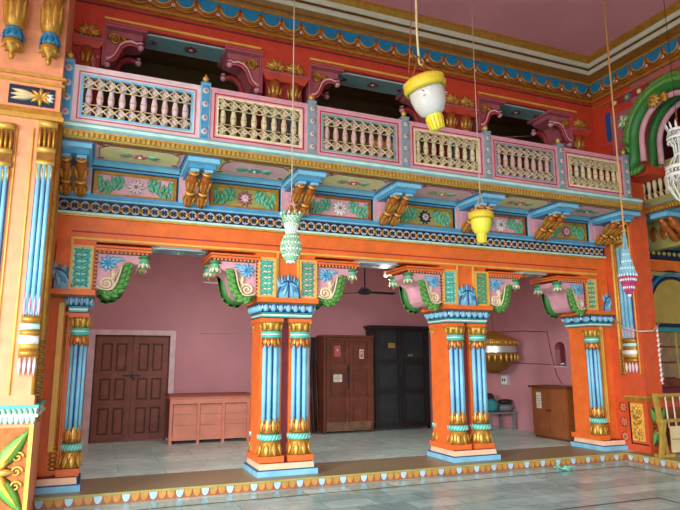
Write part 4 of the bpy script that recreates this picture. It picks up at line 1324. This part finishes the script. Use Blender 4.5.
c1 = cupboard('dark reddish-brown two-door wooden cupboard with papers pasted on its doors', 3.58, 4.76, 4.15, 4.6, 2.06, 'wood_cupboard', 'wood_cupboard', [.72, 1.40], 0, True)
c2 = cupboard('tall black two-door wooden cupboard beside the brown one', 4.80, 6.28, 4.28, 4.61, 2.30, 'wood_black', 'wood_black_panel', [.86, 1.52], .04, False)
def pasted(parent, x, z, w, h, mm, kind):
    m = MB(); m.box(x - w / 2, x + w / 2, -.003, 0.006, z - h / 2, z + h / 2, mm)
    if kind == 'pic': m.box(x - w * .34, x + w * .34, -.008, -.006, z - h * .38, z + h * .36, 'rose'); m.ball((x, -.008, z + h * .1), (w * .15, .004, h * .12), 'peach_plinth', 8, 4)
    if kind == 'txt':
        for k in range(4): m.box(x - w * .38, x + w * (.36 - .1 * (k % 2)), -.0075, -.006, z + h * (.28 - .17 * k), z + h * (.32 - .17 * k), 'iron')
    obj('pasted_paper', m, parent)
pasted(c1, .32, 1.74, .15, .24, 'paper_red', 'pic'); pasted(c1, .90, 1.68, .10, .2, 'paper', 'pic'); pasted(c1, .33, 1.16, .20, .16, 'paper', 'txt')
pasted(c2, .50, 1.88, .17, .11, 'barrier_wood', 'txt'); pasted(c2, .98, 1.66, .13, .05, 'cloth_grey', ''); pasted(c2, .80, 1.42, .05, .07, 'paper', '')

for i in range(6):
    m = MB(); x = 3.36 + .035 * i
    m.tube([(x + .02 * math.sin(i * 2.1), 4.28 + .02 * (i % 2), 0), (x - .01 + .012 * i, 4.58, 1.5 + .12 * ((i * 3) % 5))], .014, 'wood_black' if i % 2 else 'wood_cupboard', 6)
    o = tag(obj('stick', m), 'one of the dark sticks leaning on the wall left of the brown cupboard', 'stick', 'sticks leaning beside the brown cupboard')
m = MB(); m.box(3.44, 3.54, 4.52, 4.6, 0, 2.05, 'wood_black'); tag(obj('wooden_plank', m), 'dark upright plank standing at the left side of the brown cupboard', 'plank')

t = thing('cabinet', 'brown wooden cabinet with a pasted paper by the right pink wall', 'cabinet', (7.45, 1.15, 0))
m = MB(); m.box(0, .5, 0, 1.0, .04, .99, 'wood_brown'); m.box(.02, .48, .02, .98, 0, .04, 'wood_brown_dark'); obj('body', m, t)
m = MB(); m.box(-.05, .53, -.05, 1.05, .99, 1.03, 'wood_brown_dark'); obj('top_board', m, t)
for a, b in ((.02, .495), (.505, .98)):
    m = MB(); m.box(-.018, 0, a, b, .07, .97, 'wood_brown'); m.box(-.024, -.018, a + .07, b - .07, .14, .9, 'wood_brown'); d = obj('door', m, t)
    m = MB(); m.ball((-.035, b - .04 if a < .3 else a + .04, .55), .018, 'iron', 8, 5); obj('knob', m, d)
m = MB(); m.box(-.030, -.024, .70, .84, .58, .90, 'paper')
for k in range(5): m.box(-.0315, -.030, .72, .82, .62 + .05 * k, .63 + .05 * k, 'cloth_grey')
obj('pasted_paper', m, t)

t = thing('bench', 'low grey bench in the far right corner with cloth bundles on it', 'bench', (7.62, 3.5, 0))
m = MB(); m.box(-.42, .30, -.25, .35, .36, .40, 'cloth_grey'); obj('seat', m, t)
for x, y in ((-.38, -.2), (.24, -.2), (-.38, .3), (.24, .3)):
    m = MB(); m.box(x - .025, x + .025, y - .025, y + .025, 0, .36, 'cloth_grey'); obj('leg', m, t)
for lab, x, y, z, r, mm in (('teal cloth bundle at the left end of the grey bench', 7.35, 3.42, .40, (.16, .16, .14), 'cloth_teal'), ('grey folded bundle at the right end of the grey bench', 7.72, 3.40, .40, (.2, .15, .08), 'cloth_grey'), ('black bag lying on top of the grey folded bundle', 7.74, 3.42, .55, (.18, .12, .06), 'wood_black'), ('dark bundle against the wall at the back of the grey bench', 7.45, 3.68, .40, (.2, .12, .2), 'wood_black_panel')):
    m = MB()
    n, k = 14, 9
    vs = []; fs = []
    for j in range(k + 1):
        ph = PI * j / k - PI / 2
        for i in range(n):
            a = 2 * PI * i / n
            q = 1 + .09 * math.sin(3 * a + 2 * j) + .05 * math.sin(5 * a - j)
            c = abs(math.cos(ph)) ** .6 * q
            vs.append((x + r[0] * c * math.cos(a), y + r[1] * c * math.sin(a), z + r[2] * (1 + math.sin(ph))))
    for j in range(k):
        for i in range(n):
            i2 = (i + 1) % n; fs.append((j * n + i, j * n + i2, (j + 1) * n + i2, (j + 1) * n + i))
    m.add(vs, fs, mm, True); m.tube([(x, y - r[1] * 1.02, z + r[2] * .3), (x + .02, y - r[1] * 1.05, z + r[2]), (x, y - r[1] * .8, z + r[2] * 1.7)], .012, mm, 5)
    tag(obj('cloth_bundle', m), lab, 'bundle', 'bundles on the bench')
t = thing('switch_box', 'small white switch box on the pink wall above the bench', 'switch box', (8.0, 3.7, 1.09))
m = MB(); m.box(-.05, 0, -.13, .13, -.13, .13, 'steel'); obj('case', m, t)
m = MB(); m.box(-.06, -.05, -.10, .10, -.10, .10, 'white'); m.box(-.066, -.06, -.06, -.02, -.03, .03, 'iron'); m.box(-.066, -.06, .02, .06, -.03, .03, 'iron'); obj('face_plate', m, t)
t = thing('bowl', 'small steel bowl standing in the arched wall niche', 'bowl', (8.04, 1.84, 1.42))
m = MB(); m.lathe([(.03, 0), (.06, .02), (.075, .06), (.07, .065), (.05, .025), (.0, .02)], 'steel', seg=16); obj('bowl', m, t)
m = MB()
m.tube([(1.0, 4.612, 2.10), (1.6, 4.612, 2.12), (2.4, 4.612, 2.09), (3.2, 4.612, 2.12)], .008, 'thread', 5)
tag(obj('cable', m), 'thin cable along the pink back wall above the red chest', 'cable')
m = MB()
m.tube([(7.99, 4.4, 2.22), (7.99, 3.0, 2.2), (7.99, 2.2, 2.14), (7.99, 2.12, 1.7), (7.99, 2.0, 1.25), (7.99, 1.85, 1.05)], .008, 'maroon', 5)
m.tube([(7.99, 4.2, 1.5), (7.99, 2.15, 1.45)], .007, 'maroon', 5)
tag(obj('cable', m), 'dark wiring on the right pink wall around the arched niche', 'cable')

t = thing('hanging_canopy', 'golden tasselled canopy with a white name band hanging behind the right pillar', 'canopy', (7.40, 3.3, 1.25))
m = MB()
m.lathe([(.02, .95), (.12, .93), (.3, .84), (.50, .76), (.53, .74), (.53, .62), (.50, .60)], 'gold', seg=20); obj('dome', m, t)
m = MB(); m.lathe([(.505, .60), (.505, .44)], 'steel', seg=24, cap=False); m.lathe([(.50, .44), (.50, .60)], 'steel', seg=24, cap=False); obj('white_band', m, t)
m = MB()
m.lathe([(.53, .46), (.53, .40), (.46, .30), (.30, .12), (.12, .0)], 'gold_dark', seg=20)
for i in range(26):
    a = 2 * PI * i / 26
    m.leaf((.53 * math.cos(a), .53 * math.sin(a), .44), (0, 0, -1), (math.cos(a), math.sin(a), 0), .18, .04, .03, 'gold_bright', 4); m.ball((.53 * math.cos(a), .53 * math.sin(a), .68), .035, 'gold_bright', 6, 4)
obj('tassel_fringe', m, t)
m = MB(); m.tube([(0, 0, .94), (0, 0, 2.85)], .012, 'gold', 6); obj('cord', m, t)

def fan(label, loc, rod, mm, ang, L):
    t = thing('ceiling_fan', label, 'fan', loc, 'ceiling fans of the veranda')
    m = MB(); m.tube([(0, 0, .05), (0, 0, rod)], .016, mm, 8); m.lathe([(.07, rod - .06), (.05, rod - .14), (.02, rod - .16)][::-1], mm, seg=14); obj('rod', m, t)
    m = MB(); m.lathe([(.03, -.06), (.10, -.05), (.125, -.02), (.125, .02), (.08, .06), (.03, .08)], mm, seg=18); obj('motor', m, t)
    for k in range(3):
        a = ang + 2 * PI * k / 3
        d = Vector((math.cos(a), math.sin(a), 0)); n = Vector((-d.y, d.x, 0))
        m = MB()
        P = [d * .1 - n * .03, d * .26 - n * .065, d * L - n * .075, d * L + n * .065, d * .26 + n * .055, d * .1 + n * .03]
        vs = [p + Vector((0, 0, -.01 + .012 * (1 if i < 3 else -1))) for i, p in enumerate(P)] + [p + Vector((0, 0, -.002 + .012 * (1 if i < 3 else -1))) for i, p in enumerate(P)]
        m.add(vs, [tuple(reversed(range(6))), tuple(range(6, 12))] + [(i, (i + 1) % 6, 6 + (i + 1) % 6, 6 + i) for i in range(6)], mm)
        obj('blade', m, t)
fan('pale ceiling fan with one blade showing beside the corbel above the red chest', (1.28, 2.2, 2.86), 1.24, 'steel', PI + .05, .66)
fan('dark ceiling fan hanging in front of the wall above the two cupboards', (3.72, 2.3, 2.84), 1.26, 'iron', .1, .68)
t = thing('light_bulb', 'white light bulb hanging from a wire under the beam beside the dark fan', 'light bulb', (3.52, 1.0, 2.94))
m = MB(); m.lathe([(.008, 0), (.03, .01), (.042, .045), (.036, .085), (.02, .115)], 'bulb_glass', seg=14); obj('bulb', m, t)
m = MB(); m.lathe([(.022, .11), (.024, .12), (.024, .17), (.01, .19)], 'iron', seg=10); m.tube([(0, 0, .18), (0, 0, 1.16)], .005, 'iron', 5); obj('holder', m, t)
bl = bpy.data.lights.new('bulb_light', 'POINT'); bl.energy = 10; bl.color = (1.0, .95, .9); bl.shadow_soft_size = .05
blo = bpy.data.objects.new('bulb_light', bl); COL.objects.link(blo); blo.location = (3.52, 1.0, 2.80)

# ------------------------------------------------------------------ lanterns hanging in the hall
CE = 7.25
def loops(m, top, pts, mm, r=.006):
    for p in pts: m.tube([top, tuple((Vector(top) + Vector(p)) / 2 + Vector((.0, 0, -.04))), p], r, mm, 5)
def lantern(label, loc, s, tilt=0.0, hook=True):
    """loc = centre of the rim; inverted bell of milk glass under a yellow rim, yellow cup below"""
    t = thing('hanging_lantern', label, 'lantern', loc)
    R = Matrix.Rotation(tilt, 4, 'Y')
    m = MB(); m.X = R
    m.lathe([(.21 * s, -.05 * s), (.245 * s, -.09 * s), (.262 * s, -.03 * s), (.245 * s, .05 * s), (.20 * s, .085 * s), (.17 * s, .09 * s), (.17 * s, .06 * s), (.2 * s, .03 * s)], 'lamp_yellow_deep', seg=28, cap=False)
    for k in range(28):
        a = 2 * PI * k / 28; m.tube([(.243 * s * math.cos(a), .243 * s * math.sin(a), -.05 * s), (.245 * s * math.cos(a), .245 * s * math.sin(a), .05 * s)], .010 * s, 'lamp_yellow', 5)
    obj('yellow_rim', m, t)
    m = MB(); m.X = R
    gl = 'milk_glass' if hook else 'lamp_yellow'
    m.lathe([(.08 * s, -.40 * s), (.14 * s, -.37 * s), (.19 * s, -.28 * s), (.215 * s, -.16 * s), (.21 * s, -.02 * s), (.18 * s, .06 * s), (.05 * s, .10 * s)], gl, seg=28)
    if hook:
        for q in (-.6, .0, .6, 1.2):
            a = -PI / 2 + q
            for k in range(5): m.leaf((.185 * s * math.cos(a), .185 * s * math.sin(a), -.16 * s), (math.sin(k - 2), 0, math.cos(k - 2)), (math.cos(a), math.sin(a), 0), .09 * s, .012 * s, .01 * s, 'gold' if k % 2 else 'pink_pale', 3)
    obj('bell_shade', m, t)
    m = MB(); m.X = R
    m.lathe([(.07 * s, -.58 * s), (.085 * s, -.57 * s), (.09 * s, -.48 * s), (.105 * s, -.42 * s), (.09 * s, -.385 * s), (.06 * s, -.38 * s)], 'lamp_yellow', seg=20)
    for k in range(14):
        a = 2 * PI * k / 14; m.tube([(.088 * s * math.cos(a), .088 * s * math.sin(a), -.57 * s), (.104 * s * math.cos(a), .104 * s * math.sin(a), -.42 * s)], .008 * s, 'lamp_yellow_deep', 5)
    obj('bottom_cup', m, t)
    m = MB()
    zt = .36 * s if hook else .45 * s
    ox = -.08 if hook else 0
    loops(m, (ox, 0, zt), [tuple(R @ Vector((.2 * s * math.cos(a), .2 * s * math.sin(a), .08 * s))) for a in (.4, 2.0, 3.5, 5.0)], 'copper' if hook else 'thread', .007 if hook else .004)
    top = CE - loc[2]
    if hook:
        m.tube([(ox + .02, 0, .26 * s), (ox + .055, 0, .24 * s), (ox + .075, 0, .28 * s), (ox + .06, 0, .32 * s)], .012, 'rope', 6)
        m.tube([(ox - .05, 0, zt + .75), (ox - .08, .0, zt + .3), (ox - .12, 0, .1 * s)], .006, 'copper', 5)
    m.tube([(ox + .02 if hook else 0, 0, .26 * s if hook else zt), (ox, 0, zt + .3), (ox, 0, top)], .014 if hook else .007, 'rope' if hook else 'thread', 6)
    obj('cord', m, t)
lantern('big lantern of white glass with yellow rim hanging in front of the railing', (2.28, -2.5, 4.66), .95, -.30)
lantern('small all-yellow lantern hanging in front of the flower panels', (3.86, -1.3, 3.53), .68, 0, False)

def bead_ring(m, r, z, k, br, mm, ph=0): 
    for i in range(k):
        a = 2 * PI * (i + ph) / k; m.ball((r * math.cos(a), r * math.sin(a), z), (br, br, br * 1.15), mm, 6, 4)
t = thing('bead_lamp', 'pale green glass bead lamp hanging on a cord before the second pillar', 'lamp', (1.05, -1.4, 2.66))
m = MB(); m.lathe([(.02, .0), (.07, .06), (.10, .16), (.105, .22), (.055, .34), (.05, .42), (.085, .52), (.105, .57)], 'bead_white', seg=18, cap=False); obj('frame', m, t)
m = MB()
for j in range(14):
    f = j / 13; z = .02 + .32 * f; r = .03 + .088 * math.sin(PI * min(1, f * .80 + .06)); bead_ring(m, r, z, 16, .0135, 'bead_green' if (j % 3) else 'bead_white', .5 * (j % 2))
obj('bead_bulb', m, t)
m = MB()
for j in range(9):
    f = j / 8; bead_ring(m, .058 + .062 * f ** 1.5, .36 + .22 * f, 14, .0135, 'bead_white' if j < 5 else 'bead_green', .5 * (j % 2))
for k in range(12):
    a = 2 * PI * k / 12; m.ball((.13 * math.cos(a), .13 * math.sin(a), .60), .018, 'bead_green' if k % 2 else 'bead_white', 6, 4)
obj('bead_crown', m, t)
m = MB(); loops(m, (0, 0, .84), [(.11 * math.cos(a), .11 * math.sin(a), .58) for a in (.3, 1.8, 3.4, 4.9)], 'pink', .005); m.tube([(0, 0, .84), (0, 0, CE - 2.66)], .008, 'thread', 6); obj('cord', m, t)

t = thing('bead_lamp', 'blue and pink bead lamp hanging on a tan cord before the right pier', 'lamp', (6.12, -1.68, 2.44), None, (.60, .60, .94))
m = MB()
for j in range(8):
    f = j / 7; bead_ring(m, .03 + .165 * f ** .7, .02 + .28 * f, 9 + 2 * j, .02, 'bead_pink' if j % 3 else 'bead_white', .5 * (j % 2))
m.lathe([(.015, 0), (.10, .12), (.17, .28), (.16, .33)], 'bead_pink', seg=16, cap=False)
obj('pink_bead_drop', m, t)
m = MB()
for j in range(12):
    f = j / 11; bead_ring(m, .205 - .15 * f ** .8, .33 + .40 * f, max(7, 18 - j), .02, 'bead_blue' if (j * 7) % 3 else 'bead_white', .5 * (j % 2))
m.lathe([(.19, .32), (.12, .5), (.05, .74)], 'bead_blue', seg=16, cap=False)
for k in range(10):
    a = 2 * PI * k / 10; m.tube([(.17 * math.cos(a), .17 * math.sin(a), .34), (.05 * math.cos(a), .05 * math.sin(a), .80), (.03 * math.cos(a), .03 * math.sin(a), 1.0)], .009, 'bead_blue', 5)
obj('blue_bead_skirt', m, t)
m = MB(); m.tube([(0, 0, .74), (0, 0, (CE - 2.44) / .94)], .022, 'rope_tan', 6); obj('cord', m, t)

t = thing('chandelier', 'white chandelier of looped glass strings hanging before the green arch', 'chandelier', (6.80, -2.2, 3.80), None, (.74, .74, 1))
m = MB()
for z, r, th in ((1.10, .17, .022), (.98, .20, .026), (.72, .10, .018), (.52, .27, .03), (.40, .29, .03)):
    m.tube([(r * math.cos(2 * PI * i / 24), r * math.sin(2 * PI * i / 24), z) for i in range(25)], th, 'white', 6)
m.lathe([(.012, .1), (.03, .3), (.03, 1.0), (.05, 1.1), (.02, 1.18)], 'white', seg=10); obj('frame', m, t)
m = MB()
for k in range(12):
    a = 2 * PI * k / 12; c, s = math.cos(a), math.sin(a); c2, s2 = math.cos(a + .5), math.sin(a + .5)
    m.tube([(.19 * c, .19 * s, .98), (.11 * c, .11 * s, .86), (.10 * c, .10 * s, .72), (.2 * c, .2 * s, .60), (.28 * c, .28 * s, .45)], .014, 'bead_white', 5)
    m.tube([(.29 * c, .29 * s, .40), (.27 * c, .27 * s, .24), (.14 * c, .14 * s, .06), (.02 * c, .02 * s, .0)], .013, 'bead_white', 5)
    m.tube([(.29 * c, .29 * s, .40), (.29 * (c + c2) / 2, .29 * (s + s2) / 2, .28), (.29 * c2, .29 * s2, .40)], .011, 'white', 5)
    m.tube([(.17 * c, .17 * s, 1.10), (.21 * (c + c2) / 2, .21 * (s + s2) / 2, 1.02), (.17 * c2, .17 * s2, 1.10)], .011, 'white', 5)
    m.leaf((.17 * c, .17 * s, 1.10), (c * .5, s * .5, 1), (c, s, 0), .14, .03, .02, 'white', 4)
bead_ring(m, .28, .46, 24, .018, 'white'); bead_ring(m, .2, .92, 18, .018, 'white')
obj('glass_strings', m, t)
m = MB()
for k in range(5): m.tube([(.02 * math.cos(2 * PI * i / 8) * (1 if k % 2 else .3), .02 * math.cos(2 * PI * i / 8) * (.3 if k % 2 else 1), 1.2 + .055 * k + .035 * math.sin(2 * PI * i / 8)) for i in range(9)], .007, 'copper', 5)
m.tube([(0, 0, 1.44), (0, 0, CE - 3.80)], .007, 'iron', 5); obj('chain', m, t)

# ------------------------------------------------------------------ barrier and litter
t = thing('barrier', 'yellowish wooden barrier with white rails standing by the sunflower panel', 'barrier', (7.5, -.8, 0))
def bar(mb, a, b, w, d, mm):
    a, b = Vector(a), Vector(b); u = (b - a).normalized(); v = Vector((0, 1, 0)); s = u.cross(v).normalized()
    c = [a - s * w - v * d, a + s * w - v * d, a + s * w + v * d, a - s * w + v * d]; e = [p + (b - a) for p in c]
    mb.add(c + e, [(3, 2, 1, 0), (4, 5, 6, 7), (0, 1, 5, 4), (1, 2, 6, 5), (2, 3, 7, 6), (3, 0, 4, 7)], mm)
for x0, x1 in ((-.02, .12), (1.6, 1.6)):
    m = MB(); bar(m, (x0, 0, 1.0), (x1, 0, 0.0), .035, .03, 'barrier_wood'); obj('post', m, t)
m = MB(); bar(m, (.05, -.06, .58), (-.10, -.08, 0), .035, .025, 'barrier_wood'); obj('brace', m, t)
m = MB(); m.box(-.06, .22, -.08, .08, .0, .05, 'barrier_wood'); obj('foot', m, t)
for z in (.97, .56):
    m = MB(); m.box(-.02, 1.63, -.035, .02, z - .025, z + .025, 'barrier_wood'); obj('rail', m, t)
for k in range(8):
    m = MB(); x = .2 + .17 * k; m.tube([(x - .01, -.01, .96), (x + .02, -.01, .45)], .013, 'pink_pale', 6); obj('upright', m, t)
m = MB(); m.box(.24, 1.5, -.03, 0, .06, .47, 'lattice_cream'); m.box(.24, 1.5, -.04, -.03, .26, .275, 'barrier_wood'); obj('board', m, t)

m = MB()
random.seed(3)
for k in range(14):
    a = random.random() * 6.28; r = random.random() * .07
    m.leaf((r * math.cos(a), r * math.sin(a), .012), (math.cos(a + 1), math.sin(a + 1), random.random() * .8), (-math.sin(a) * .4, math.cos(a) * .4, 1), .11, .05, .025, 'plastic_teal', 4, bend=random.uniform(-.4, .4))
tag(obj('plastic_bag', m, None, (5.70, -.55, -.12)), 'crumpled pale teal plastic bag lying on the marble floor before the right pillar', 'bag')
m = MB()
m.tube([(7.64, .1, 2.30), (7.58, -.2, 2.10), (7.60, -.5, 2.02), (7.85, -.56, 2.03), (8.10, -.5, 2.18)], .014, 'thread', 6)
tag(obj('rope', m), 'slack pale rope tied across the blue shafts of the right pier', 'rope')
